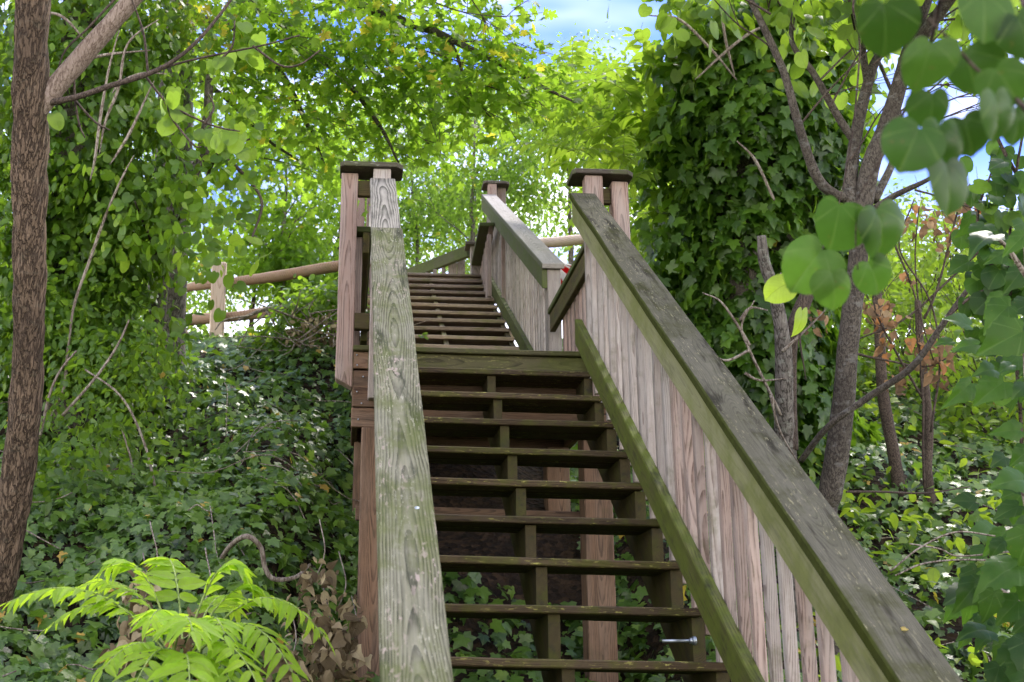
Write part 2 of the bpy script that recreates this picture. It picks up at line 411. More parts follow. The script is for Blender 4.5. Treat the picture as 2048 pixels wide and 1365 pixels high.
class Leaves:
    def __init__(s): s.parts = []
    def add(s, kind, P, T, Nn, S, rnd=None, aspect=None):
        P = np.atleast_2d(np.asarray(P, float)); k = len(P)
        if not k: return s
        T = unit(np.broadcast_to(np.asarray(T, float), P.shape)); Nn = np.broadcast_to(np.asarray(Nn, float), P.shape)
        B = unit(np.cross(T, Nn)); Nz = np.cross(B, T)
        S = np.broadcast_to(np.asarray(S, float), (k,))
        rnd = rng.random(k) if rnd is None else np.broadcast_to(rnd, (k,))
        s.parts.append((kind, P, T, B, Nz, S, rnd)); return s
    def count(s): return sum(len(p[1]) for p in s.parts)
    def build(s, name, mat, parent=None):
        V = []; F = []; C = []; off = 0
        for kind, P, T, B, Nz, S, rnd in s.parts:
            tv, tf = LEAF[kind]; k = len(P); nv = len(tv)
            z = tv[:, 2][None, :]*rng.uniform(.4, 1.7, (k, 1)); asp = rng.uniform(.74, 1.12, (k, 1)) if kind != 'heart_fine' else rng.uniform(.98, 1.15, (k, 1))
            skew = rng.normal(0, .12, (k, 1))
            X = tv[:, 0][None, :]*asp*(1+np.sign(tv[:, 0])[None, :]*rng.normal(0, .09, (k, 1)))+skew*tv[:, 1][None, :]
            v = P[:, None, :]+S[:, None, None]*(X[:, :, None]*B[:, None, :]+tv[:, 1][None, :, None]*T[:, None, :]+z[:, :, None]*Nz[:, None, :])
            V.append(v.reshape(-1, 3)); F.append((tf[None]+(np.arange(k)*nv)[:, None, None]+off).reshape(-1, 3))
            c = np.empty((k, nv, 4), 'f'); c[:, :, 0] = tv[:, 0]+.5; c[:, :, 1] = tv[:, 1]; c[:, :, 2] = rnd[:, None]; c[:, :, 3] = 1
            C.append(c.reshape(-1, 4)); off += k*nv
        V = np.concatenate(V).astype('f'); F = np.concatenate(F).astype('i'); C = np.concatenate(C)
        me = bpy.data.meshes.new(name)
        me.vertices.add(len(V)); me.vertices.foreach_set('co', V.ravel())
        me.loops.add(F.size); me.loops.foreach_set('vertex_index', F.ravel())
        me.polygons.add(len(F)); me.polygons.foreach_set('loop_start', np.arange(0, F.size, 3, dtype='i'))
        me.polygons.foreach_set('loop_total', np.full(len(F), 3, 'i'))
        me.polygons.foreach_set('use_smooth', np.ones(len(F), bool))
        me.update(calc_edges=True)
        a = me.attributes.new('lf', 'FLOAT_COLOR', 'POINT'); a.data.foreach_set('color', C.ravel())
        me.materials.append(mat)
        return link(name, me, parent)
def rdir(k): return unit(rng.normal(size=(k, 3)))
build_wood()
W = WOOD
# ================================================================== the wooden staircase (one thing, many parts)
stair = empty('wooden_staircase', (.6, -3.9, -3.1))
tag(stair, 'mossy weathered timber staircase climbing the ivy bank in two flights with baluster railings', 'staircase')
RUN, RISE = .237, .18
SL = RISE/RUN
ALONG = Vector((0, RUN, RISE)).normalized()
UPN = Vector((0, -RISE, RUN)).normalized()
COSA = RUN/math.hypot(RUN, RISE)
NLOW = 16
XL, XR = .10, 1.15
def nos(y): return y*SL                       # nosing line of the lower flight
def rz(a): return Matrix.Rotation(a, 4, 'Z')

# ---- treads: two boards each
for i in range(1, NLOW+1):
    b = Boards(); y = -i*RUN; z = -i*RISE
    jy, jz = random.uniform(-.004, .004), random.uniform(-.003, .003)
    for k, (y0, w) in enumerate(((0, .136), (.143, .136))):
        xa, xb = XL-.01+random.uniform(-.004, .004), XR+random.uniform(-.012, -.002)
        m = Matrix.Translation(((xa+xb)/2, y+y0+w/2+jy, z-.0135+jz)) @ Matrix.Rotation(random.uniform(-.005, .005), 4, 'Y') @ Matrix.Rotation(random.uniform(-.03, .02), 4, 'X')
        b.box(xb-xa, w, .027, m, .004)
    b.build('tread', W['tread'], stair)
# ---- sawtooth stringers of the lower flight
def stringer(xc, th, mat, y_top=.0, name='stringer'):
    bm = bmesh.new(); prof = []
    n0 = NLOW
    # stepped upper edge from the top downwards (y, z)
    prof.append((y_top, -RISE-.028+.0))
    for i in range(1, n0+1):
        yb = -i*RUN+.028; zt = -i*RISE-.0275
        ya = -(i-1)*RUN+.028 if i > 1 else y_top
        if i > 1: prof.append((ya, zt))
        prof.append((yb, zt))
    prof.append((-n0*RUN+.028, -n0*RISE-.22))
    # lower edge parallel to the pitch
    dz = .335
    prof.append((-n0*RUN+.30, (-n0*RUN+.30)*SL-dz-.02))
    prof.append((y_top, y_top*SL-dz-.02))
    vs = []
    for sx in (-th/2, th/2):
        vs.append([bm.verts.new((xc+sx, y, z)) for y, z in prof])
    # sides as strips: triangulated polygon
    bm.faces.new(vs[0]); bm.faces.new(list(reversed(vs[1])))
    n = len(prof)
    for i in range(n):
        j = (i+1) % n
        bm.faces.new((vs[0][j], vs[0][i], vs[1][i], vs[1][j]))
    bmesh.ops.recalc_face_normals(bm, faces=bm.faces)
    bmesh.ops.triangulate(bm, faces=[f for f in bm.faces if len(f.verts) > 4])
    me = bpy.data.meshes.new(name); bm.to_mesh(me); bm.free()
    g = []; r0 = (random.random(), random.random(), random.random())
    for v in me.vertices:
        q = Vector((0, v.co.y, v.co.z)); al = q.dot(ALONG); ac = q.dot(UPN)
        g.append((al, ac, v.co.x-xc))
    a = me.attributes.new('g', 'FLOAT_VECTOR', 'POINT'); a.data.foreach_set('vector', np.array(g, 'f').ravel())
    a = me.attributes.new('gr', 'FLOAT_VECTOR', 'POINT'); a.data.foreach_set('vector', np.array([r0]*len(g), 'f').ravel())
    me.materials.append(mat); return link(name, me, stair)
stringer(.651, .04, W['stringer'])
stringer(1.131, .042, W['stringer'])
stringer(.125, .04, W['stringer'])
# loose galvanised bolt in the right stringer
t = Tubes(); bp = at(1372, 1281, 3.93); be = at(1299, 1286, 3.93)
bp = Vector((1.108, float(bp[1]), float(bp[2])))
be = bp+Vector((-.112, -.01, -.004))
t.tube([bp, be], [.0055, .0055], 10, 2)
hd = (be-bp).normalized()
t.tube([bp-hd*.0, bp+hd*.009], [.0145, .0145], 20, 1)
t.tube([bp+hd*.009, bp+hd*.019], [.0105, .0105], 6, 1)
galv = plain_mat('galvanised_steel', (.42, .47, .52), .38, .9)
t.build('bolt', galv, stair)

# ---- handrails of the lower flight
def sloped(bd, x, zoff, y0, y1, w, th, seed=None, plumb=True, ch=.005, sl=SL):
    """board following the pitch; zoff = height of its TOP above the nosing line, plumb-cut ends"""
    al = Vector((0, 1, sl)).normalized(); up = Vector((0, -sl, 1)).normalized()
    p0 = Vector((x, y0, y0*sl+zoff)); p1 = Vector((x, y1, y1*sl+zoff))
    c = up*(-th/2)
    sh = (lambda q: Vector((q.x+(q.z)*sl*1.0, q.y, q.z))) if plumb else None
    bd.between(p0+c, p1+c, w, th, up, ch, sh, seed)
def sloped_side(bd, x, zoff_top, y0, y1, h, th, sl=SL, ch=.004, seed=None):
    """board on edge along the pitch: h high (square to the pitch), th thick in x"""
    up = Vector((0, -sl, 1)).normalized()
    p0 = Vector((x, y0, y0*sl+zoff_top)); p1 = Vector((x, y1, y1*sl+zoff_top))
    c = up*(-h/2)
    sh = lambda q: Vector((q.x+(q.y)*sl*(1.0)*(-1 if True else 1)*-1, q.y, q.z))
    # width lies across local y -> make up = x axis so that y runs along the pitch normal
    x_ = (p1-p0); L = x_.length; x_.normalize(); zz = Vector((1, 0, 0)); yy = zz.cross(x_)
    m = Matrix(((x_.x, yy.x, zz.x, 0), (x_.y, yy.y, zz.y, 0), (x_.z, yy.z, zz.z, 0), (0, 0, 0, 1)))
    m.translation = (p0+p1)/2+c
    s = 1 if yy.dot(up) > 0 else -1
    bd.box(L, h, th, m, ch, lambda q: Vector((q.x+s*q.y*sl, q.y, q.z)), seed=seed)
YB = -4.25
# right rail
rr = Boards(); sloped(rr, 1.1625, .894, YB, -.055, .139, .034, seed=(.31, .55, .3)); hr = rr.build('handrail', W['cap_right'], stair)
b = Boards(); sloped_side(b, 1.1335, .848, YB, -.02, .116, .036, seed=(.2, .62, .35)); b.build('fascia_board', W['fascia'], hr)
b = Boards(); sloped_side(b, 1.214, .848, YB, -.02, .09, .036); b.build('outer_rail_board', W['red'], hr)
BAL = .1245
for k in range(35):
    y = -2.592+BAL*(k-12)
    if y > -.10 or y < YB+.05: continue
    b = Boards(); zt = y*SL+.848; zb = y*SL-.12
    jx = random.uniform(-.004, .004)
    m = Matrix.Translation((1.170+jx, y+random.uniform(-.004, .004), (zt+zb)/2)) @ Matrix.Rotation(random.uniform(-.006, .006), 4, 'X') @ Matrix.Rotation(math.pi/2, 4, 'Y') @ Matrix.Rotation(math.pi/2*random.randint(0, 3), 4, 'X')
    b.box(zt-zb, .031, .031, m, .003)
    b.build('baluster', W['greybal'] if (y > -1.55 or random.random() < .12) else W['baluster'], hr)
b = Boards(); sloped_side(b, 1.1345, .162, YB, -.02, .112, .040, seed=(.7, .4, .5)); b.build('kick_board', W['kick'], stair)
# left rail: lower board and an older, slightly narrower board above it
yj = -.86
ll = Boards(); sloped(ll, .0995, .949, YB, yj-.003, .143, .036, seed=(.12, .43, .2)); hl = ll.build('handrail', W['cap_left'], stair)
b = Boards(); sloped(b, .0965, .943, yj+.003, -.055, .135, .034, seed=(.83, .5, .15)); b.build('upper_rail_board', W['cap_old'], hl)
b = Boards(); sloped_side(b, .1335, .902, YB, -.02, .116, .036); b.build('fascia_board', W['fascia'], hl)
b = Boards(); sloped_side(b, .053, .902, YB, -.02, .116, .036); b.build('outer_rail_board', W['red'], hl)
b = Boards()
for k in range(34):
    y = -2.592+BAL*(k-12)
    if y > -.10 or y < YB+.05: continue
    zt = y*SL+.9; zb = y*SL-.12
    b.box(zt-zb, .038, .038, Matrix.Translation((.0935, y, (zt+zb)/2)) @ Matrix.Rotation(math.pi/2, 4, 'Y'), .0035)
tag(b.build('baluster', W['baluster'], hl), kind='stuff')
b = Boards(); sloped_side(b, .1335, .162, YB, -.02, .112, .038); b.build('kick_board', W['kick'], stair)
# screws heads on the left rail
t = Tubes()
for (u, v) in ((876, 1236),):
    yy = -2.95; p = Vector((.128, yy, yy*SL+.949)); up = UPN
    t.tube([p-up*.004, p+up*.0015], [.006, .006], 12, 1)
t.build('screw', galv, hl)

# ---- landing between the flights
LY = 1.5; LZ = -.016; LX0, LX1 = -.035, 1.345
b = Boards(); y = 0.0; k = 0
while y < LY-.01:
    w = .138 if y+.138 < LY+.05 else LY-y+.02
    y0 = y-.03 if k == 0 else y
    b.box(LX1-LX0, w, .026, Matrix.Translation(((LX0+LX1)/2, y0+w/2, LZ-.013+random.uniform(-.0015, .0015))), .004)
    y = y0+w+.006; k += 1
deck = b.build('landing_deck', W['landing'], stair)
b = Boards(); b.box(1.20, .092, .036, Matrix.Translation((.64, .018, LZ-.027-.047)) @ Matrix.Rotation(math.pi/2, 4, 'X'), .004); b.build('riser_board', W['landing'], stair)
for (x0, x1, yc, zt, h) in ((-.032, .06, .02, LZ-.027, .088), (-.032, 1.342, .025, LZ-.1255, .19), (-.036, 1.345, .03, -.337, .098), (-.032, 1.342, .07, LZ-.0275, .19), (-.032, 1.342, LY-.03, LZ-.0275, .19), (-.032, 1.342, LY*.5, LZ-.0275, .19)):
    b = Boards(); b.box(x1-x0, h, .036 if yc < .06 and zt > -.2 else .04, Matrix.Translation(((x0+x1)/2, yc, zt-h/2)) @ Matrix.Rotation(math.pi/2, 4, 'X'), .004); b.build('rim_beam', W['beam'], stair)
for x in (LX0+.022, LX1-.022):
    b = Boards(); b.box(LY-.16, .19, .036, Matrix.Translation((x, LY*.5+.03, LZ-.0275-.095)) @ Matrix.Rotation(math.pi/2, 4, 'Z') @ Matrix.Rotation(math.pi/2, 4, 'X'), .004); b.build('rim_beam', W['beam'], stair)
t_n = [(-.015, LZ-.045), (-.012, LZ-.10), (.02, LZ-.16), (-.01, LZ-.24), (.015, LZ-.30), (.0, -.40)]
for (nx1, nz1) in t_n:
    t = Tubes(); t.tube([Vector((nx1, .003, nz1)), Vector((nx1, -.0025, nz1))], [.004, .004], 10, 1); t.build('nail', galv, stair)
# support posts under the landing
def post(name, x, y, z0, z1, w, d, mat, seed=None, ch=.005, shape=None, parent=stair):
    b = Boards(); m = Matrix.Translation((x, y, (z0+z1)/2)) @ Matrix.Rotation(-math.pi/2, 4, 'Y') @ Matrix.Rotation(0, 4, 'X')
    b.box(z1-z0, w, d, m, ch, shape, seed=seed) if False else b.box(z1-z0, w, d, Matrix.Translation((x, y, (z0+z1)/2)) @ Matrix(((0, 1, 0, 0), (0, 0, -1, 0), (-1, 0, 0, 0), (0, 0, 0, 1))) @ Matrix.Rotation(math.pi, 4, 'Y') @ Matrix.Identity(4), ch, shape, seed=seed)
    return b.build(name, mat, parent)
post('support_post', .09, .07, -2.4, -.436, .142, .14, W['beam'], (.35, .55, .1))
post('support_post', 1.218, .12, -2.4, -.436, .142, .14, W['beam'], (.62, .52, .05))
post('support_post', .06, LY-.09, -1.6, LZ-.22, .14, .14, W['beam'])
post('support_post', 1.25, LY-.09, -1.6, LZ-.22, .14, .14, W['beam'])
b = Boards(); b.between((.0, .24, -.835), (1.33, .24, -.845), .08, .038, (0, 1, 0)); b.build('cross_brace', W['beam'], stair)

# ---- newel posts at the head of the lower flight, paired under shared caps
def newel(x, y, z0, z1, w, d, mat, shape=None, seed=None): return post('newel_post', x, y, z0, z1, w, d, mat, seed, .005, shape)
def cap_plate(x0, x1, y0, y1, zt, th, parent, clip=.04):
    bm = bmesh.new(); th0 = th
    o = [(x0+clip*.6, y0), (x1-clip, y0), (x1, y0+clip), (x1, y1-clip*.3), (x1-clip*.3, y1), (x0+clip*.3, y1), (x0, y1-clip*.3), (x0, y0+clip*.6)]
    lo = [bm.verts.new((x, y, zt-th)) for x, y in o]; hi = [bm.verts.new((x, y, zt)) for x, y in o]
    bm.faces.new(hi); bm.faces.new(list(reversed(lo)))
    for i in range(8): bm.faces.new((lo[i], lo[(i+1) % 8], hi[(i+1) % 8], hi[i]))
    bmesh.ops.bevel(bm, geom=list(bm.edges), offset=.003, segments=1, affect='EDGES')
    bmesh.ops.triangulate(bm, faces=[f for f in bm.faces if len(f.verts) > 4])
    me = bpy.data.meshes.new('post_cap'); bm.to_mesh(me); bm.free()
    r0 = (random.random(), random.random(), random.random()); n = len(me.vertices)
    g = np.array([(v.co.x, v.co.y-(y0+y1)/2, v.co.z-zt) for v in me.vertices], 'f')
    a = me.attributes.new('g', 'FLOAT_VECTOR', 'POINT'); a.data.foreach_set('vector', g.ravel())
    a = me.attributes.new('gr', 'FLOAT_VECTOR', 'POINT'); a.data.foreach_set('vector', np.array([r0]*n, 'f').ravel())
    me.materials.append(W['postcap']); return link('post_cap', me, parent)
def chamf(L, w):
    def f(q):
        # outer lower corner cut off at 45 degrees
        if q.x < -L/2+.02 and q.y < 0: return Vector((q.x+.05*min(1, (-q.y)/(w/2)), q.y, q.z))
        return q
    return f
nl = newel(.093, -.012, -.30, .963, .094, .078, W['greybal'], seed=(.4, .5, .1))
newel(-.079, .045, -.232, .955, .090, .088, W['red'], chamf(1.187, .09), (.15, .55, .1))
cap_plate(-.133, .205, -.075, .11, .990, .028, nl, .035)
nr = newel(1.226, -.012, -.30, .963, .096, .078, W['red'], seed=(.9, .53, .06))
newel(1.377, .045, -.232, .955, .090, .088, W['red'], chamf(1.187, .09), (.55, .45, .1))
cap_plate(1.108, 1.440, -.075, .11, .990, .028, nr, .035)
# blocking between each pair of posts
for xa, xb in ((-.034, .046), (1.274, 1.332)):
    b = Boards(); b.between((xa, .045, .88), (xb, .045, .88), .036, .09, (0, 0, 1)); b.build('post_block', W['stringer'], stair)
    b = Boards(); b.between((xa, .03, .125), (xb, .03, .125), .05, .088, (0, 0, 1)); b.build('post_block', W['stringer'], stair)
# level railings along both sides of the landing
def level_rail(xc, y0, y1, z, mats, inner, individual=True, dx=0.):
    s = inner
    b = Boards(); b.between((xc, y0, z-.017), (xc+dx, y1, z-.017), .139, .034); h = b.build('handrail', mats[0], stair)
    b = Boards(); b.between((xc+s*.038, y0, z-.095), (xc+s*.038+dx, y1, z-.095), .036, .118); b.build('fascia_board', mats[1], h)
    b = Boards(); b.between((xc+s*.038, y0, z-.60), (xc+s*.038+dx, y1, z-.60), .036, .088); b.build('bottom_rail', mats[1], h)
    n = int((y1-y0-.1)/BAL)
    bb = Boards()
    for k in range(n):
        y = y0+.08+BAL*k; x = xc+dx*(y-y0)/(y1-y0)
        if individual: bb = Boards()
        bb.box(.64, .038, .038, Matrix.Translation((x, y, z-.36)) @ Matrix.Rotation(math.pi/2, 4, 'Y'), .0035)
        if individual: bb.build('baluster', mats[2], h)
    if not individual: tag(bb.build('baluster', mats[2], h), kind='stuff')
level_rail(1.288, .10, LY-.06, .690, (W['edge'], W['stringer'], W['red']), -1)
level_rail(-.02, .10, LY-.06, .690, (W['edge'], W['stringer'], W['red']), 1, False)

# ================================================================== upper flight
U0 = Vector((1.15, LY, 0)); ROT = Matrix.Translation(U0) @ Matrix.Rotation(R_(-1.0), 4, 'Z') @ Matrix.Translation(-U0)
RU, RI = .29, .161
SU = RI/RU; NUP = 14
UZ0 = LZ; UX0, UX1 = .14, 1.19
class UB(Boards):
    def build(s, name, mat, parent=None):
        s.v = [tuple(ROT @ Vector(v)) for v in s.v]
        return Boards.build(s, name, mat, parent)
def unos(y): return UZ0+RI+(y-LY)*SU
for k in range(1, NUP+1):
    b = UB(); y = LY+(k-1)*RU; z = UZ0+RI*k
    for y0, w in ((-.03, .15), (.127, .15)):
        b.box(UX1-UX0, w, .030, Matrix.Translation(((UX0+UX1)/2, y+y0+w/2, z-.015)) @ Matrix.Rotation(random.uniform(-.003, .003), 4, 'Y'), .004)
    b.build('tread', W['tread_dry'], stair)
TOPY, TOPZ = LY+NUP*RU, UZ0+RI*(NUP+1)
def usl(b, x, zoff, y0, y1, w, th, seed=None):
    al = Vector((0, 1, SU)).normalized(); up = Vector((0, -SU, 1)).normalized(); c = up*(-th/2)
    b.between(Vector((x, y0, unos(y0)+zoff))+c, Vector((x, y1, unos(y1)+zoff))+c, w, th, up, .005, None, seed)
def usd(b, x, zoff, y0, y1, h, th, seed=None):
    up = Vector((0, -SU, 1)).normalized()
    p0 = Vector((x, y0, unos(y0)+zoff)); p1 = Vector((x, y1, unos(y1)+zoff)); x_ = (p1-p0); L = x_.length; x_.normalize()
    zz = Vector((1, 0, 0)); yy = zz.cross(x_)
    m = Matrix(((x_.x, yy.x, zz.x, 0), (x_.y, yy.y, zz.y, 0), (x_.z, yy.z, zz.z, 0), (0, 0, 0, 1))); m.translation = (p0+p1)/2-up*h/2
    sg = 1 if yy.dot(up) > 0 else -1
    b.box(L, h, th, m, .004, lambda q: Vector((q.x+sg*q.y*SU, q.y, q.z)), seed=seed)
for xc in (UX0+.02, .66, UX1-.02):
    b = UB(); usd(b, xc, -.035, LY+.01, TOPY+.05, .21, .04); b.build('stringer', W['stringer'], stair)
RO = .90
b = UB(); usl(b, 1.262, RO, LY-.07, TOPY-.05, .150, .036, (.4, .5, .2)); hu = b.build('handrail', W['cap_grey'], stair)
b = UB(); usd(b, 1.212, RO-.043, LY-.05, TOPY, .125, .036); b.build('fascia_board', W['edge'], hu)
for k in range(38):
    y = LY+.12+k*.1225
    if y > TOPY-.03: break
    b = UB(); zt = unos(y)+RO-.045; zb = unos(y)-.03; wd = .038
    mt = W['greybal']
    if k == 19: wd = .085; mt = W['red']
    b.box(zt-zb, wd, .038, Matrix.Translation((1.252, y, (zt+zb)/2)) @ Matrix.Rotation(math.pi/2, 4, 'Y') @ Matrix.Rotation(math.pi/2*(k % 2), 4, 'X') if wd < .05 else Matrix.Translation((1.252, y, (zt+zb)/2)) @ Matrix.Rotation(math.pi/2, 4, 'Y') @ Matrix.Rotation(math.pi/2, 4, 'X'), .0035)
    b.build('baluster', mt, hu)
b = UB(); usd(b, 1.212, .115, LY-.02, TOPY+.02, .115, .038); b.build('kick_board', W['kick'], stair)
# left side of the upper flight
b = UB(); usl(b, .115, RO, LY-.07, TOPY-.05, .150, .036); hv = b.build('handrail', W['cap_grey'], stair)
b = UB(); usd(b, .165, RO-.043, LY-.05, TOPY, .125, .036); b.build('fascia_board', W['edge'], hv)
b = UB()
for k in range(34):
    y = LY+.12+k*.1225; zt = unos(y)+RO-.045; zb = unos(y)-.03
    if y > TOPY-.03: break
    b.box(zt-zb, .038, .038, Matrix.Translation((.125, y, (zt+zb)/2)) @ Matrix.Rotation(math.pi/2, 4, 'Y'), .0035)
tag(b.build('baluster', W['greybal'], hv), kind='stuff')
b = UB(); usd(b, .165, .115, LY-.02, TOPY+.02, .115, .038); b.build('kick_board', W['kick'], stair)
# newels of the upper flight
def unewel(x, y, z0, z1, w, d, mat):
    p = ROT @ Vector((x, y, 0)); return newel(p.x, p.y, z0, z1, w, d, mat)
unewel(1.272, LY+.02, LZ-.2, unos(LY)+RO-.02, .088, .088, W['greybal'])
unewel(.115, LY+.02, LZ-.2, unos(LY)+RO-.02, .088, .088, W['greybal'])
zc = TOPZ+.99
n1 = unewel(1.300, TOPY-.02, TOPZ-.3, zc, .089, .08, W['red']); unewel(1.404, TOPY+.07, TOPZ-.3, zc, .089, .08, W['red'])
cp = ROT @ Vector((1.35, TOPY+.02, 0)); cap_plate(cp.x-.145, cp.x+.13, cp.y-.09, cp.y+.12, zc+.03, .03, n1, .03)
n2 = unewel(.05, TOPY-.02, TOPZ-.3, zc, .089, .08, W['red']); unewel(-.06, TOPY+.07, TOPZ-.3, zc, .089, .08, W['red'])
cp = ROT @ Vector((-.005, TOPY+.02, 0)); cap_plate(cp.x-.14, cp.x+.14, cp.y-.09, cp.y+.12, zc+.03, .03, n2, .03)
# top landing
b = UB(); y = TOPY-.03
for k in range(11):
    b.box(1.40, .138, .026, Matrix.Translation((.66, y+.069, TOPZ-.013)), .004); y += .144
b.build('landing_deck', W['tread_dry'], stair)
b = UB(); b.box(1.25, .115, .036, Matrix.Translation((.66, TOPY+.02, TOPZ-.027-.058)) @ Matrix.Rotation(math.pi/2, 4, 'X'), .004); b.build('riser_board', W['tread_dry'], stair)
b = UB(); b.box(1.36, .19, .036, Matrix.Translation((.66, TOPY+.06, TOPZ-.14)) @ Matrix.Rotation(math.pi/2, 4, 'X'), .004); b.build('rim_beam', W['beam'], stair)
for x, y in ((.05, TOPY+.12), (1.28, TOPY+.12), (.05, TOPY+1.4), (1.28, TOPY+1.4)):
    unewel(x, y, .2, TOPZ-.03, .09, .09, W['beam'])
# ================================================================== terrain
def smooth(x, a, b):
    t = np.clip((x-a)/(b-a), 0, 1); return t*t*(3-2*t)
_nx = rng.uniform(0, 50, 8)
def hgt(x, y):
    x = np.asarray(x, float); y = np.asarray(y, float)
    z = np.where(y < 4.3, -1.05+.52*y, 1.186+.2*np.minimum(y-4.3, 6)+.03*np.maximum(0, y-10.3))
    z = np.where(y < -4.2, -3.234-.12*(np.minimum(-4.2-y, 12)), z)
    bump = .10*np.sin(x*1.7+_nx[0]+.6*y)+.08*np.sin(y*2.3+_nx[1]-.8*x)+.05*np.sin(x*4.1+y*3.2+_nx[2])+.03*np.sin(7*x-5.5*y+_nx[3])
    z = z+bump*smooth(y, -6, -3)*(1-.6*smooth(y, 5, 9))
    gul = (1-smooth(np.abs(x-.63), .62, 1.15))*(.72*(1-smooth(y, .2, 3.2)))*smooth(y, -5.2, -2.6)
    z = z-gul
    z = z+.22*smooth(x, -1.2, -4)*smooth(y, -3, 1)            # the bank climbs a little to the left
    z = z-.55*smooth(x, 1.3, 2.2)*(1-smooth(y, 1.5, 4.5))*smooth(y, -6, -3)
    return z
def hnorm(x, y):
    e = .04; dx = (hgt(x+e, y)-hgt(x-e, y))/(2*e); dy = (hgt(x, y+e)-hgt(x, y-e))/(2*e)
    return unit(np.column_stack([-dx, -dy, np.ones_like(dx)]))
xs = np.concatenate([np.linspace(-120, -9, 24), np.linspace(-8.8, 12, 130), np.linspace(12.5, 140, 24)])
ys = np.concatenate([np.linspace(-40, -6.5, 16), np.linspace(-6.3, 11, 120), np.linspace(11.6, 260, 30)])
GX, GY = np.meshgrid(xs, ys); GZ = hgt(GX, GY)
me = bpy.data.meshes.new('ground'); nx_, ny_ = len(xs), len(ys)
me.from_pydata(np.column_stack([GX.ravel(), GY.ravel(), GZ.ravel()]).tolist(), [], [(j*nx_+i, j*nx_+i+1, (j+1)*nx_+i+1, (j+1)*nx_+i) for j in range(ny_-1) for i in range(nx_-1)])
me.update(); me.polygons.foreach_set('use_smooth', [True]*len(me.polygons))
mt, nt = newmat('leaf_litter_soil'); n = N(nt)
pos = n.node('ShaderNodeNewGeometry').outputs['Position']
lv = n.voro(pos, 26., 'F1', 1); lr, lg, lb = n.sep(lv)
c = n.ramp(n.m('ADD', n.m('MULTIPLY', lr, .6), n.m('MULTIPLY', n.noise(pos, 5., 4., .6), .4)), [(0, (.008, .006, .004)), (.45, (.018, .012, .008)), (.8, (.045, .028, .016)), (1, (.10, .065, .035))])
n.out(n.principled(c, .9, n.bump(n.m('ADD', n.voro(pos, 26.), n.noise(pos, 40., 3.)), .8, .03), .15))
me.materials.append(mt)
tag(link('ground', me), kind='structure')

# ================================================================== leaf and bark materials
LM = {}
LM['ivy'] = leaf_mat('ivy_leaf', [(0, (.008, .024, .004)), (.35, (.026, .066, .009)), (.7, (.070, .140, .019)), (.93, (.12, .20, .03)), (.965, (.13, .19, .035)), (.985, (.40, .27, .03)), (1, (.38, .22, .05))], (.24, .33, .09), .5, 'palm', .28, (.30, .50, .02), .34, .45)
LM['ivy_dark'] = leaf_mat('tree_ivy_leaf', [(0, (.012, .034, .004)), (.4, (.032, .078, .008)), (.8, (.075, .15, .015)), (.985, (.12, .20, .026)), (1, (.26, .15, .03))], (.2, .3, .07), .45, 'palm', .38, (.36, .58, .02), .38, .38)
LM['vine'] = leaf_mat('creeper_leaf', [(0, (.018, .044, .005)), (.4, (.044, .098, .010)), (.8, (.090, .165, .016)), (1, (.17, .25, .026))], (.2, .29, .07), .3, 'pinnate', .42, (.40, .58, .02), .4, .38)
LM['maple'] = leaf_mat('maple_leaf', [(0, (.028, .070, .007)), (.4, (.058, .116, .011)), (.8, (.10, .17, .015)), (.97, (.15, .21, .02)), (1, (.36, .25, .03))], (.2, .3, .08), .12, 'palm', .54, (.36, .53, .025), .55, .3)
LM['far'] = leaf_mat('far_leaf', [(0, (.040, .088, .012)), (.4, (.066, .128, .017)), (.8, (.11, .18, .025)), (.96, (.16, .23, .035)), (1, (.38, .29, .045))], (.2, .3, .08), .0, 'pinnate', .5, (.35, .51, .045), .55, .3)
LM['yellow'] = leaf_mat('sunny_leaf', [(0, (.048, .10, .009)), (.5, (.085, .148, .013)), (1, (.15, .21, .022))], (.25, .34, .08), .15, 'pinnate', .48, (.34, .46, .025), .5, .35)
LM['weed'] = leaf_mat('weed_leaf', [(0, (.045, .09, .008)), (.5, (.085, .145, .012)), (1, (.16, .22, .02))], (.2, .3, .08), .25, 'pinnate', .42, (.42, .54, .02), .45, .4)
LM['redbud'] = leaf_mat('redbud_leaf', [(0, (.035, .075, .009)), (.5, (.062, .118, .013)), (1, (.11, .175, .02))], (.16, .26, .07), .25, 'palm', .42, (.34, .48, .02), .48, .35)
LM['near'] = leaf_mat('near_redbud_leaf', [(0, (.013, .038, .005)), (.5, (.029, .076, .010)), (1, (.058, .125, .015))], (.13, .21, .05), .6, 'palm', .24, (.13, .27, .015), .42, .2, blem=.5)
LM['sumac'] = leaf_mat('sumac_leaf', [(0, (.13, .23, .012)), (.5, (.20, .32, .018)), (1, (.28, .40, .03))], (.34, .46, .1), .5, 'pinnate', .42, (.52, .68, .03), .6, .25)
LM['broad'] = leaf_mat('broad_leaf', [(0, (.008, .026, .006)), (.5, (.015, .044, .008)), (.8, (.035, .085, .011)), (1, (.08, .14, .015))], (.10, .17, .05), .5, 'palm', .3, (.18, .36, .02), .42, .18)
LM['dry'] = leaf_mat('dry_leaf', [(0, (.05, .036, .022)), (.35, (.13, .10, .06)), (.7, (.25, .20, .115)), (1, (.40, .34, .21))], (.3, .25, .16), .4, 'pinnate', .2, (.3, .2, .09), .85, .12)
LM['orange'] = leaf_mat('withered_leaf', [(0, (.06, .04, .026)), (.4, (.13, .09, .055)), (.75, (.21, .125, .065)), (.92, (.30, .135, .05)), (1, (.28, .22, .14))], (.3, .2, .1), .2, 'pinnate', .28, (.32, .17, .07), .8, .15)
BK = {}
BK['fore'] = bark_mat('furrowed_brown_bark', (.058, .040, .028), (.130, .090, .060), (.205, .148, .102), (70., 70., 4.6), .016, 1., .2, (.17, .165, .12))
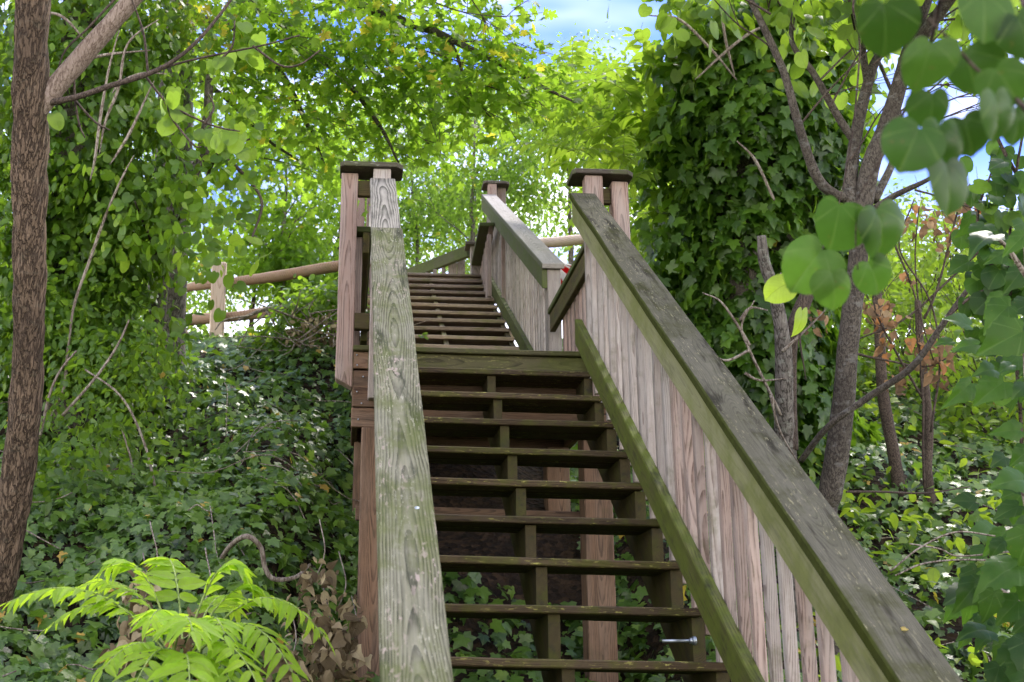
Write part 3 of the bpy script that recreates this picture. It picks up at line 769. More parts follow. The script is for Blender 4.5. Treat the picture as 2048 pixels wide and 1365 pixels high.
BK['pale'] = bark_mat('pale_smooth_bark', (.12, .085, .065), (.21, .16, .125), (.30, .24, .20), (60., 60., 12.), .003, .5)
BK['grey'] = bark_mat('grey_bark', (.05, .043, .036), (.13, .115, .10), (.22, .20, .18), (36., 36., 9.), .006, .7, .4)
BK['dark'] = bark_mat('dark_grey_bark', (.035, .029, .024), (.080, .068, .056), (.135, .117, .098), (60., 60., 26.), .003, .5, .45, (.2, .2, .19))
BK['twig'] = bark_mat('twig_bark', (.03, .022, .018), (.075, .055, .045), (.14, .11, .09), (90., 90., 30.), .002, .4)
BK['dead'] = bark_mat('dead_wood', (.12, .09, .07), (.26, .22, .18), (.38, .34, .29), (50., 50., 7.), .005, .7)
BK['green'] = bark_mat('green_stem', (.14, .20, .05), (.25, .33, .10), (.32, .40, .14), (60., 60., 20.), .001, .3)

# ================================================================== ivy over the ground
def ground_ivy(x0, x1, y0, y1, dens, smin, smax, mask=None, kind='ivy', lift=.07):
    k = int((x1-x0)*(y1-y0)*dens); x = rng.uniform(x0, x1, k); y = rng.uniform(y0, y1, k)
    if mask is not None:
        keep = mask(x, y); x, y = x[keep], y[keep]
    k = len(x); nn = hnorm(x, y)
    clump = .5+.5*np.sin(x*5.3+1.7*np.sin(y*4.1))*np.sin(y*6.1+1.3*np.sin(x*3.7))
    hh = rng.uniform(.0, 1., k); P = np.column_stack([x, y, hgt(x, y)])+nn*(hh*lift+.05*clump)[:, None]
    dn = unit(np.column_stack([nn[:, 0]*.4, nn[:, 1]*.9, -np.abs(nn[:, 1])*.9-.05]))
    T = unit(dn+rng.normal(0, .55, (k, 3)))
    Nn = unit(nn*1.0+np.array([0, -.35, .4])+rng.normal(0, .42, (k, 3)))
    rr = np.where(rng.random(k) < .012, .992, np.clip(.12+.62*hh+rng.normal(0, .16, k), 0, .95))  # new growth paler on top; gap shade put into lower leaves' colour
    S = rng.uniform(smin, smax, k)*rng.choice([.5, .72, .9, 1., 1.15], k)
    return kind, P, T, Nn, S, rr
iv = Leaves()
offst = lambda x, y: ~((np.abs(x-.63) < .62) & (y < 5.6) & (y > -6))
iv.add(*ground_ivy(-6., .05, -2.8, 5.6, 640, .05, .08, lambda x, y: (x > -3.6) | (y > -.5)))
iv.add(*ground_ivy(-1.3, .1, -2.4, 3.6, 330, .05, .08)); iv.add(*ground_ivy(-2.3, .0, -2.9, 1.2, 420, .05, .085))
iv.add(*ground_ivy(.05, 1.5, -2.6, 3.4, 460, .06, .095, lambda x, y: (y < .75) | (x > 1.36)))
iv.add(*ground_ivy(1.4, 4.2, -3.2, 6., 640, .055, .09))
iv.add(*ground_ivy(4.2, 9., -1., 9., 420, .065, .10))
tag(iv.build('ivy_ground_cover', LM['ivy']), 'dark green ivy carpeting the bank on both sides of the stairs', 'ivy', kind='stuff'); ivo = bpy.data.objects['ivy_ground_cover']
t = Tubes()
for q in range(150):
    x, y = (random.uniform(-3.4, -.1), random.uniform(-2., 4.2)) if q < 90 else (random.uniform(1.7, 6.), random.uniform(-1., 5.))
    dx, dy = random.gauss(.1, .5), random.gauss(-.4, .4); pp = [Vector((x+dx*f, y+dy*f, float(hgt(x+dx*f, y+dy*f))+.09+random.uniform(-.02, .05))) for f in (0, .35, .7, 1.)]
    t.tube(pp, [.003, .0035, .003, .002], 5, 4, wob=.02)
rn_ = t.build('runner', BK['dead'], ivo); rn_['kind'] = 'stuff'
# lighter weeds growing through the ivy right of the stairs
wv = Leaves()
for (x0, x1, y0, y1, dn) in ((2.6, 9., 1.0, 8., 190), (2.0, 5.5, -1.2, 2.5, 130)):
    k = int((x1-x0)*(y1-y0)*dn); x = rng.uniform(x0, x1, k); y = rng.uniform(y0, y1, k)
    kk = (np.sin(x*2.1+3)*np.sin(y*1.9+x)+rng.normal(0, .4, k)) > -.1; x, y = x[kk], y[kk]; k = len(x)
    P = np.column_stack([x, y, hgt(x, y)+rng.uniform(.05, .42, k)])
    T = unit(rdir(k)*[1, 1, .5]+[0, -.5, -.35]); Nn = unit(rdir(k)*.7+[0, -.2, 1.])
    wv.add('ovate', P, T, Nn, rng.uniform(.06, .11, k))
tag(wv.build('undergrowth', LM['weed']), 'yellow-green leafy weeds rising through the ivy right of the stairs', 'undergrowth', kind='stuff')

# ================================================================== trees and plants
def V3(a): return Vector((float(a[0]), float(a[1]), float(a[2])))
def path(px, D): 
    """photo pixels (u, v[, depth]) -> world path"""
    return [V3(at(p[0], p[1], p[2] if len(p) > 2 else D)) for p in px]
def grow(name, label, cat, base, group=None):
    return tag(empty(name, tuple(base)), label, cat, group)
def foot(p):
    """continue a trunk path down into the ground"""
    p = Vector(p); return Vector((p.x, p.y, float(hgt(p.x, p.y))-.25))
def blob(c, r, k, shell=.55):
    """k points through an ellipsoid, denser to its skin"""
    d = rdir(k); rad = rng.random(k)**(1/3)*(1-shell)+shell*rng.uniform(.8, 1.05, k)
    lump = 1+.22*np.sin(d[:, 0]*5+c[0]*3)*np.sin(d[:, 2]*6+c[1])+.12*np.sin(d[:, 1]*11+c[2]*5)
    return np.asarray(c)+d*(rad*lump)[:, None]*np.asarray(r), d
def sprays(lv, kind, C, Nn, k, rad, size, tip=(0, -.1, -.5), flat=.3, jit=.45, rnd=None):
    """k leaves round every spray centre C, lying in loose flat layers"""
    m = len(C); Cc = np.repeat(C, k, 0); Nr = np.repeat(unit(Nn), k, 0)
    a = rng.uniform(0, 2*math.pi, m*k); r = rad*np.sqrt(rng.random(m*k))
    ref = np.where(np.abs(Nr[:, 2:3]) > .8, [[1., 0, 0]], [[0, 0, 1.]]); b1 = unit(np.cross(Nr, ref)); b2 = np.cross(Nr, b1)
    off = b1*(np.cos(a)*r)[:, None]+b2*(np.sin(a)*r)[:, None]+Nr*rng.normal(0, rad*flat, m*k)[:, None]
    T = unit(unit(off)*.7+np.asarray(tip)+rng.normal(0, .35, (m*k, 3)))
    Nl = unit(Nr+rng.normal(0, jit, (m*k, 3)))
    rr = None
    if rnd is not None: rr = np.clip(np.repeat(rng.normal(rnd, .16, m), k)+rng.normal(0, .14, m*k), 0, .995)
    lv.add(kind, Cc+off, T, Nl, rng.uniform(.75, 1.2, m*k)*size, rr)
def crown(lv, kind, blobs, size, per=16, rad=.22, rnd=.5, up=.9, tip=(0, -.1, -.5), jit=.45):
    for c, r, k in blobs:
        C, d = blob(c, r, k); sprays(lv, kind, C, unit(d*.6+np.array([0, 0, up])+rng.normal(0, .25, d.shape)), per, rad, size, tip, .3, jit, rnd+rng.uniform(-.12, .12))

# ---- foreground trunk at the left edge, with a pale limb and thin boughs
t0 = path([(70, -420), (66, -60), (62, 100), (60, 300), (60, 500), (56, 700), (42, 900), (12, 1100), (-30, 1270), (-75, 1420)], 5.0)
tr = grow('young_tree', 'rough brown-barked trunk leaning at the far left edge, pale limb forking off', 'tree', foot(t0[-1]))
t = Tubes(); t.tube(t0+[foot(t0[-1])], [.062, .067, .070, .074, .066, .064, .063, .066, .070, .076, .1], 72, 30, rough=.2, rs=(30., 30., 2.8)); t.build('trunk', BK['fore'], tr)
t = Tubes(); t.tube(path([(70, 225, 5.), (112, 172, 5.03), (180, 95, 5.06), (265, -2, 5.1), (330, -80, 5.14), (430, -260, 5.2)], 5), [.046, .045, .041, .037, .034, .028], 16, 8, rough=.1, rs=(20, 20, 6)); t.build('limb', BK['pale'], tr)
t = Tubes()
bgh = [(80, 208, 5.), (150, 195, 5.), (220, 172, 5.), (290, 150, 5.02), (345, 122, 5.05), (400, 75, 5.1), (470, -12, 5.2), (520, -110, 5.3)]
t.tube(path(bgh, 5), [.016, .013, .012, .011, .009, .008, .007, .005], 8, 6, wob=.004)
for q in ([(290, 150), (335, 205), (400, 242), (440, 257), (478, 264)], [(296, 148), (288, 75), (275, 30), (262, -5)], [(290, 150), (350, 128), (420, 112), (520, 92), (600, 70)],
          [(330, 205), (345, 240), (385, 290), (402, 295)], [(410, 248), (428, 215), (415, 185)], [(440, 120), (465, 90), (470, 40)], [(232, -5), (175, 55), (130, 100), (112, 150)], [(148, 150), (152, 205), (160, 250), (170, 275)], [(152, 205), (190, 245), (220, 262)], [(505, 92), (560, 130), (600, 128), (640, 100)]):
    t.tube(path(q, 5.05), [.0055, .0045, .003], 6, 5, wob=.006)
t.build('bough', BK['twig'], tr)
lv = Leaves()
for q, D, k in (((420, 250), 5.1, 5), ((470, 266), 5.1, 3), ((108, 226), 4.95, 1), ((345, 190), 5.05, 4), ((440, 118), 5.1, 6), ((500, 80), 5.1, 7), ((360, 230), 5.1, 4)):
    C = at(*q, D)+rng.normal(0, .03 if k > 1 else 0, (k, 3)); lv.add('heart', C, rng.normal(0, .3, (k, 3))+[0, 0, -1], rng.normal(0, .4, (k, 3))+[0, -1, .2], .075, .6)
lv.build('foliage', LM['redbud'], tr)

# ---- vine-covered trees at the left
def column(lv, kind, pts, rad, k, size, lump=.25, T0=(0, -.15, -1.), upn=.35, rnd=.45, half=False, jit=.4):
    P, ts = catmull(pts, 12); P = np.array([tuple(p) for p in P]); ts = np.array(ts)
    u = rng.random(k); i = np.clip((u*(len(P)-1)).astype(int), 0, len(P)-2); fr = u*(len(P)-1)-i
    C = P[i]*(1-fr[:, None])+P[i+1]*fr[:, None]; r0 = np.interp(u, np.linspace(0, 1, len(rad)), rad)
    a = rng.uniform(0, 2*math.pi, k) if not half else rng.uniform(math.pi*.95, math.pi*2.05, k)
    d = np.column_stack([np.cos(a), np.sin(a), np.zeros(k)])
    lm = 1+lump*np.sin(3*a+u*9+1)*np.sin(u*23+2*a)+lump*.6*np.sin(7*a+u*31)
    pos = C+d*(r0*lm*rng.uniform(.82, 1.04, k))[:, None]
    cl = np.clip(rnd+.22*np.sin(9*u+2*a)*np.sin(17*u-3*a)+rng.normal(0, .2, k), 0, .998)
    lv.add(kind, pos, unit(np.asarray(T0)+d*.25+rng.normal(0, .4, (k, 3))), unit(d+np.array([0, 0, upn])+rng.normal(0, jit, (k, 3))), rng.uniform(.7, 1.2, k)*size, cl)
vt = path([(175, -260), (170, 0), (160, 250), (150, 480), (140, 680), (135, 800)], 8.2)
v1 = grow('vine_clad_tree', 'dark tree wrapped to the top in creeper just right of the leaning brown trunk', 'tree', foot(vt[-1]))
t = Tubes(); t.tube(vt+[foot(vt[-1])], [.12, .14, .16, .17, .18, .2, .22], 14, 8, rough=.2); t.build('trunk', BK['dark'], v1)
lv = Leaves(); column(lv, 'ivy', vt, [.62, .52, .46, .44, .44, .4], 6000, .085, .4, rnd=.35, jit=.6); column(lv, 'ovate', vt, [.78, .68, .58, .52, .52, .5], 2600, .078, .5, rnd=.5, upn=.6, jit=.6)
for (u, v, D, rx, k) in ((250, 120, 8.2, .5, 80), (90, 420, 8, .6, 90), (230, 420, 8.3, .42, 70), (240, 300, 8.3, .45, 70), (30, 150, 8.4, .6, 90), (200, 590, 8.2, .38, 50), (20, 620, 8.2, .5, 60)):
    crown(lv, 'ovate', [(at(u, v, D), (rx, rx*.7, rx), k)], .074, 14, .2, .5, .6, (0, -.3, -.9), .8)
lv.build('foliage', LM['vine'], v1)
for q in ([(240, 60), (215, 160), (195, 300), (180, 360)], [(320, 40), (260, 90), (235, 170), (205, 245), (195, 310)], [(300, 100), (215, 110), (170, 120)], [(270, 310), (245, 360), (195, 470), (150, 600), (130, 720)], [(150, 600), (135, 700), (125, 780), (90, 850)], [(310, 160), (260, 260), (220, 330)], [(330, 150), (280, 148), (240, 165), (225, 185)], [(60, 20), (120, 30), (165, 75)]):
    t = Tubes(); t.tube(path(q, 7.3), [.003, .007, .010, .009, .003], 8, 7, wob=0.02); t.build('vine_stem', BK['dead'], v1)

mt_ = path([(372, -700), (368, -250), (362, 0), (352, 150), (350, 260), (345, 400), (335, 560), (330, 680)], 9.6)
mp = grow('maple_tree', 'grey-trunked maple spreading lime-green leaves over the head of the stairs', 'tree', foot(mt_[-1]))
t = Tubes(); t.tube(mt_+[foot(mt_[-1])], [.10, .12, .135, .14, .145, .15, .155, .16, .2], 18, 8, rough=.12); t.build('trunk', BK['grey'], mp)
def limb_set(parent, limbs, name='limb', mat=None):
    for q, rad in limbs:
        t = Tubes(); t.tube(path(q, 9), rad, 8, 8, wob=.03); t.build(name, mat or BK['dark'], parent)
limb_set(mp, [([(365, -120, 9.6), (560, -40, 9.2), (760, 20, 8.8), (900, 80, 8.5), (1020, 140, 8.3), (1150, 205, 8.1)], [.06, .05, .036, .026, .018, .008]),
              ([(360, 30, 9.6), (470, 60, 9.3), (560, 140, 9.2), (620, 260, 9.2), (650, 330, 9.2)], [.045, .035, .025, .018, .008]),
              ([(362, -30, 9.6), (520, 20, 9.2), (660, 130, 9.), (760, 250, 8.9), (800, 330, 8.9)], [.045, .034, .024, .016, .006]),
              ([(366, -220, 9.6), (640, -150, 8.8), (860, -60, 8.3), (1000, -20, 8.)], [.05, .04, .026, .008]),
              ([(350, 130, 9.6), (440, 190, 9.4), (540, 280, 9.4), (610, 330, 9.4)], [.03, .02, .014, .006]),
              ([(900, 80, 8.5), (940, 180, 8.4), (990, 240, 8.4)], [.014, .01, .005])])
lv = Leaves()
MB = [(450, -30, 8.8, 1.0, 62), (560, 30, 8.7, .8, 58), (680, -20, 8.5, .8, 62), (800, -10, 8.3, .75, 60), (900, 0, 8.1, .6, 46), (960, -20, 7.9, .3, 16), (620, 130, 8.9, .7, 52), (750, 110, 8.8, .65, 52), (860, 130, 8.5, .5, 38), (540, 190, 9.2, .62, 40), (660, 230, 9.1, .55, 40),
      (960, 120, 8.3, .38, 26), (1040, 170, 8.2, .3, 20), (985, 215, 8.3, .34, 26), (770, 220, 9., .5, 34), (880, 200, 8.8, .4, 28), (450, 130, 9.4, .6, 34), (600, 310, 9.3, .42, 24), (1110, 190, 8.2, .24, 12), (430, 60, 9, .5, 30), (720, 310, 9.2, .4, 22), (830, 290, 9.1, .35, 18)]
for u, v, D, r, k in MB: crown(lv, 'maple', [(at(u, v, D), (r, r*1.0, r*.62), int(k*.54))], .076, 15, .24, .55, 1.2, (0, -.2, -.45), .55)
lv.build('crown', LM['maple'], mp)
t = Tubes()
for u, v, D, r, k in MB:
    t.twig(at(u-random.uniform(20, 90), v-random.uniform(-10, 40), D), CR*random.uniform(.3, 1)+CU*random.uniform(-.6, .1)+CF*random.uniform(-.4, .4), r*1.2, .006, 1, 5, -.06, .7, 4)
tw = t.build('twig', BK['dark'], mp); tw['kind'] = 'stuff'

# ---- other trunks at the left
def simple_trunk(name, label, px, D, rad, bark, lf=None, base=True, rough=.12):
    p = path(px, D); o = grow(name, label, 'tree', foot(p[-1]))
    t = Tubes(); t.tube(p+([foot(p[-1])] if base else []), rad, 12, 8, rough=rough, wob=.01); t.build('trunk', bark, o)
    return o
o = simple_trunk('leaning_tree', 'grey forked trunk leaning over the crest of the ivy bank, hung with round leaves', [(420, 150), (405, 300), (345, 450), (322, 560), (310, 650), (280, 735), (240, 800)], 8.6, [.03, .04, .045, .055, .062, .07, .075, .09], BK['grey'])
lv = Leaves()
for (u, v, r, k) in ((400, 250, .34, 20), (350, 330, .36, 24), (440, 330, .32, 22), (330, 430, .38, 26), (420, 400, .34, 22), (480, 290, .28, 14), (370, 480, .3, 16), (290, 480, .36, 24), (470, 400, .22, 8), (300, 560, .32, 18), (270, 380, .34, 22), (500, 350, .2, 6)):
    crown(lv, random.choice(('heart', 'ovate', 'heart')), [(at(u, v, 7.6), (r*1.1, r, r*1.1), int(k*.4))], random.uniform(.06, .08), 7, .17, .6, .5, (0, -.1, -1.), .7)
crown(lv, 'heart', [(at(495, 500, 7.2), (.1, .1, .07), 3)], .085, 3, .07, .95, .2, (0, 0, -1.2), .5)
lv.build('crown', LM['vine'], o)
t = Tubes()
for q in ([(345, 450, 8.5), (400, 380, 8), (440, 300, 7.7), (500, 280, 7.6)], [(322, 560, 8.6), (300, 480, 8.2), (270, 400, 7.8)], [(405, 300, 8.6), (470, 330, 8), (520, 400, 7.6), (500, 490, 7.3)]): t.tube(path(q, 8), [.018, .012, .006], 6, 6, wob=.02)
t.build('limb', BK['twig'], o)
simple_trunk('pale_sapling', 'slim pale-barked trunk half hidden in creeper below the vine-clad tree', [(215, 420), (205, 500), (196, 570), (188, 640), (180, 720)], 9.6, [.035, .045, .05, .052, .055, .06], BK['dead'])

# ---- shrubby creepers at the foot of the left trees
cs = grow('creeper_shrub', 'tangle of glossy small-leaved creeper in front of the left ivy bank', 'shrub', at(220, 900, 7.)-np.array([0, 0, .3]))
lv = Leaves()
for (u, v, D, r, k) in ((150, 720, 7.4, .5, 60), (230, 780, 7.2, .42, 50), (120, 860, 6.8, .36, 40), (250, 690, 7.8, .4, 40), (300, 850, 6.9, .3, 22), (190, 950, 6.4, .3, 26), (110, 640, 7.6, .4, 40), (90, 980, 6.2, .28, 20)):
    crown(lv, random.choice(('small', 'ovate')), [(at(u, v, D), (r, r*.6, r), int(k*.7))], random.uniform(.05, .075), 13, .17, .4, .5, (0, -.3, -.6), .9)
lv.build('foliage', LM['vine'], cs)
t = Tubes()
for q in ([(130, 830), (190, 760), (235, 690), (260, 640)], [(80, 880), (95, 800), (120, 740), (150, 700)], [(320, 1000), (300, 900), (250, 800), (170, 740)], [(250, 1050), (262, 960), (240, 860)], [(120, 1280), (128, 1200), (125, 1140), (110, 1080)]): t.tube(path(q, 6.6), [.009, .007, .005], 6, 7, wob=.03)
t.build('stem', BK['dead'], cs)

# ---- ivy-clad tree right of the stairs
ip = path([(1500, 60), (1505, 150), (1515, 300), (1505, 480), (1500, 650), (1490, 800), (1480, 950)], 9.0)
it = grow('ivy_clad_tree', 'thick trunk smothered in dark ivy right of the stairs, behind the bare stems', 'tree', foot(ip[-1]))
t = Tubes(); t.tube(ip+[foot(ip[-1])], [.12, .3, .42, .46, .5, .52, .55, .6], 20, 8, rough=.25, rs=(3, 3, 2)); t.build('trunk', BK['dark'], it)
lv = Leaves()
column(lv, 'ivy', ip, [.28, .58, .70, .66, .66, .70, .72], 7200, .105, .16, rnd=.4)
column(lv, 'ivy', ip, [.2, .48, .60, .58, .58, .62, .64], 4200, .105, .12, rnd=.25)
for (u, v, r, k) in ((1400, 250, .3, 20), (1640, 220, .34, 22), (1370, 330, .26, 16), (1560, 110, .36, 22), (1440, 140, .34, 24), (1500, 70, .36, 26), (1400, 120, .26, 16), (1600, 150, .3, 18), (1650, 320, .24, 14), (1340, 480, .22, 12), (1325, 640, .22, 12), (1335, 780, .26, 14), (1640, 500, .2, 10)):
    crown(lv, 'ivy', [(at(u, v, 8.9), (r, r, r), k)], .105, 13, .2, .45, .5, (0, -.2, -.8), .5)
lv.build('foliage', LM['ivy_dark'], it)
lv = Leaves()
for (u, v, r, k) in ((1350, 30, .16, 5), (1410, 60, .32, 17), (1480, 20, .36, 18), (1560, 60, .34, 16), (1640, 40, .36, 14), (1360, 140, .26, 12), (1285, 25, .07, 2), (1620, 130, .26, 10), (1500, -120, .8, 40), (1700, 100, .2, 4), (1450, 110, .3, 12)):
    crown(lv, 'heart', [(at(u, v, 8.75), (r, r, r*.8), int(k*.75))], .098, 7, .2, .55, .6, (0, -.1, -1.), .7)
lv.build('crown', LM['yellow'], it)
for q in ([(1300, 30), (1360, 40), (1420, 100), (1470, 160)], [(1390, 160), (1440, 110), (1500, 65), (1560, 40)], [(1475, 285), (1510, 320), (1545, 390), (1550, 400)], [(1440, 0), (1450, 80), (1470, 150)]):
    t = Tubes(); t.tube(path(q, 8.1), [.004, .010, .010, .004], 8, 7, wob=0.02); t.build('vine_stem', BK['dead'], it)

# ---- walnut bough in front of the sky, from behind the ivy-clad tree
wp = path([(1420, 620), (1400, 420), (1370, 330), (1330, 270), (1270, 210), (1200, 170)], 10.2)
wn = grow('walnut_tree', 'slender tree with drooping feathery compound leaves between newel post and ivy-clad trunk', 'tree', foot(path([(1430, 760)], 10.4)[0]))
t = Tubes(); t.tube([foot(path([(1430, 760)], 10.4)[0])]+wp, [.07, .05, .04, .03, .02, .014, .006], 10, 8, wob=.02); t.build('trunk', BK['dark'], wn)
def compound(lv, tb, base, tip, droop, pairs, size, kind='lance', rnd=.5, width=.55, start=.25, up=Vector((0, 0, 1)), r0=.003, splay=.9):
    """pinnate leaf: a rachis that arches from base to tip with paired leaflets"""
    b = Vector(base); e = Vector(tip); m = (b+e)/2+Vector((0, 0, droop))
    P = [b*(1-s)**2+m*2*s*(1-s)+e*s*s for s in np.linspace(0, 1, 9)]
    if tb is not None: tb.tube(P, [r0, r0*.8, r0*.4], 5, 1, cap=False)
    for i in range(pairs):
        s = start+(1-start)*(i+.4)/pairs; c = b*(1-s)**2+m*2*s*(1-s)+e*s*s
        tg = ((m-b)*(1-s)+(e-m)*s).normalized(); sd = tg.cross(up).normalized(); nn = sd.cross(tg).normalized()
        sc = size*(.72+.5*math.sin(math.pi*min(1, .25+.7*(i+.5)/pairs)))
        for sg in (-1, 1):
            T = (sd*sg*splay+tg*.55+nn*random.uniform(-.25, .15)+Vector((0, 0, -.18))).normalized()
            lv.add(kind, [tuple(c)], [tuple(T)], [tuple(nn+Vector((random.gauss(0, .18), random.gauss(0, .18), 0)))], [sc*random.uniform(.9, 1.1)], [min(.99, max(0, random.gauss(rnd, .15)))])
    lv.add(kind, [tuple(e)], [tuple((e-m).normalized())], [(0, 0, 1.)], [size*.9], [rnd])
lv = Leaves(); tb = Tubes()
for q in range(120):
    u = random.uniform(1130, 1360); v = random.uniform(130, 330)+(u-1130)*.12; D = random.uniform(8.6, 11.5)
    if v < 100+abs(u-1250)*.2: continue
    b = V3(at(u, v, D)); d = Vector((random.uniform(-1, .6), random.uniform(-.8, .5), random.uniform(-.5, .15))).normalized()
    compound(lv, tb, b, b+d*random.uniform(.35, .55), .07, 6, random.uniform(.10, .15), 'lance_wide', random.uniform(.2, .8), start=.15)
for q in range(70):
    u = random.uniform(1270, 1400); v = random.uniform(330, 600); D = random.uniform(10.2, 12)
    b = V3(at(u, v, D)); d = Vector((random.uniform(-1, .5), random.uniform(-.8, .5), random.uniform(-.6, .1))).normalized()
    compound(lv, tb, b, b+d*random.uniform(.35, .5), .06, 6, .11, 'lance_wide', random.uniform(.3, .9), start=.15)
lv.build('crown', LM['yellow'], wn); tb.build('leaf_stalk', BK['green'], wn)

# ---- many-stemmed redbud right of the stairs
rp = path([(1650, 1060), (1662, 980), (1682, 850), (1700, 650), (1713, 550), (1727, 409), (1745, 318), (1772, 254), (1809, 136), (1836, 45), (1870, -60), (1900, -200)], 6.3)
rb = grow('redbud_tree', 'grey many-stemmed tree with bare forking branches beside the right handrail', 'tree', foot(rp[0]))
t = Tubes(); t.tube([foot(rp[0])]+rp, [.08, .065, .062, .058, .052, .05, .048, .047, .044, .04, .036, .03, .024], 18, 8, rough=.08, rs=(12, 12, 6)); t.build('trunk', BK['dark'], rb)
for q, rad in (([(1722, 470, 6.3), (1700, 400, 6.32), (1713, 272, 6.4), (1740, 150, 6.5), (1768, 90, 6.55), (1800, 0, 6.6), (1830, -80, 6.6)], [.04, .038, .034, .028, .022, .018, .012]),
               ([(1735, 165, 6.5), (1722, 60, 6.5), (1703, -5, 6.5), (1690, -80, 6.5)], [.02, .018, .015, .012]),
               ([(1700, 400, 6.32), (1664, 388, 6.3), (1631, 350, 6.25), (1595, 236, 6.2), (1563, 127, 6.2), (1500, 0, 6.2), (1470, -60, 6.2)], [.03, .027, .025, .022, .019, .016, .012]),
               ([(1710, 285, 6.4), (1672, 227, 6.4), (1627, 145, 6.4), (1586, 82, 6.45), (1592, 0, 6.5), (1600, -80, 6.5)], [.022, .02, .017, .014, .012, .009]),
               ([(1815, 120, 6.3), (1854, 59, 6.2), (1900, -5, 6.1), (1960, -90, 6.0)], [.036, .033, .03, .026]),
               ([(1740, 425, 6.3), (1790, 392, 6.2), (1850, 362, 6.1), (1900, 330, 6.)], [.02, .016, .012, .007]),
               ([(1748, 400, 6.4), (1790, 310, 6.6), (1800, 230, 6.8), (1770, 160, 6.9), (1745, 95, 7)], [.024, .018, .014, .011, .008]),
               ([(1600, 920, 6.2), (1660, 850, 6.), (1740, 790, 5.9), (1820, 735, 5.8), (1880, 655, 5.7), (1940, 575, 5.6), (2000, 510, 5.5)], [.015, .016, .017, .016, .014, .011, .007])):
    t = Tubes(); t.tube(path(q, 6.3), rad, 10, 8, wob=.012, rough=.06); t.build('limb', BK['dark'], rb)
t = Tubes()
for (u, v, du, dv) in ((1560, 110, -.6, .5), (1600, 250, .5, .6), (1640, 160, .6, .8), (1590, 60, -.5, .8), (1745, 130, .7, .6), (1710, 60, -.4, 1), (1815, 120, .6, .5), (1775, 250, .7, .3), (1790, 230, .8, .5), (1850, 60, .8, .6), (1530, 60, .2, 1.), (1660, 215, .4, .9), (1830, 380, .9, -.1), (1700, 320, .5, .7), (1880, 40, .9, .1), (1800, 180, 1., .2), (1840, 250, 1, .1), (1900, 150, .8, -.2)):
    t.twig(V3(at(u, v, 6.3)), CR*du+CU*dv-CF*random.uniform(-.3, .4), random.uniform(.4, .75), .006, 2, 5, .0, .8, 3)
t.build('twig', BK['twig'], rb)
for q in ([(1690, 983), (1760, 984), (1850, 988), (1940, 975)], [(1540, 30), (1500, 5), (1440, -30)], [(1640, 560), (1600, 660), (1610, 760)]):
    t = Tubes(); t.tube(path(q, 6.), [.006, .006, .003], 6, 6, wob=.01); t.build('twig', BK['twig'], rb)
lv = Leaves()
for (u, v, D, r, k) in ((1560, 10, 6.4, .25, 6), (1660, 20, 6.6, .2, 4), (1620, -120, 6.4, .7, 34), (1850, -200, 6.2, .8, 40), (1730, 40, 6.8, .12, 2), (2000, -120, 6., .6, 24), (1680, 130, 7, .1, 2)):
    crown(lv, 'heart', [(at(u, v, D), (r, r, r*.8), k)], .095, 5, .16, .6, .6, (0, -.1, -1.), .6)
for c, r, k in (((2.2, .9, 3.5), .9, 60), ((1.5, -.2, 3.3), .7, 40), ((2.3, -.9, 3.2), .8, 46), ((1.1, 1.4, 4.4), .7, 30)): crown(lv, 'heart', [(np.array(c), (r, r, r*.5), k)], .1, 7, .2, .6, .8, (0, 0, -1.), .6)  # overhead leaf masses out of view, added to shade the stairs
lv.build('crown', LM['redbud'], rb)

# ---- broken snag and thin trunks
o = simple_trunk('broken_snag', 'pale broken dead stem with a snapped top between ivy-clad tree and grey stems', [(1523, 472), (1528, 520), (1545, 575), (1560, 640), (1566, 720), (1570, 820), (1572, 940)], 6.9, [.024, .032, .034, .038, .048, .056, .06, .07], BK['grey'], rough=.3)
t = Tubes(); t.tube(path([(1640, 545, 7.1), (1605, 610, 7.05), (1582, 680, 7.0), (1580, 800, 6.95), (1582, 900, 6.9)], 7), [.03, .045, .042, .04, .04], 10, 8, rough=.15); t.build('limb', BK['twig'], o)
for q in ([(1545, 575), (1556, 555), (1562, 545)], [(1566, 700), (1610, 660), (1650, 620)], [(1500, 690), (1470, 640), (1440, 600), (1405, 585)], [(1560, 830), (1500, 700), (1485, 650), (1510, 600)], [(1490, 745), (1520, 760), (1570, 757)], [(1500, 700), (1450, 720), (1405, 690)], [(1540, 790), (1560, 860), (1600, 930)], [(1480, 640), (1500, 615), (1535, 620)]):
    t = Tubes(); t.tube(path(q, 6.6), [.009, .007, .003], 8, 7, wob=0.012); t.build('twig', BK['dead'], o)
simple_trunk('thin_dark_tree', 'thin dark trunk curving up from the right-hand ivy, wider of the pair', [(1752, 560), (1758, 660), (1765, 780), (1785, 900), (1802, 1010)], 8., [.03, .034, .036, .04, .046, .05], BK['twig'])
simple_trunk('thin_dark_tree', 'thin crooked reddish trunk ending in a tangle of roots in the right-hand ivy', [(1835, 600), (1846, 720), (1858, 850), (1853, 940), (1862, 1010)], 7.8, [.02, .024, .028, .03, .034, .04], BK['twig'])
simple_trunk('grey_sapling', 'slender grey sapling far up the right bank near the frame edge', [(1985, 560), (1992, 700), (2000, 820), (2003, 900)], 10., [.02, .026, .03, .032, .036], BK['grey'])

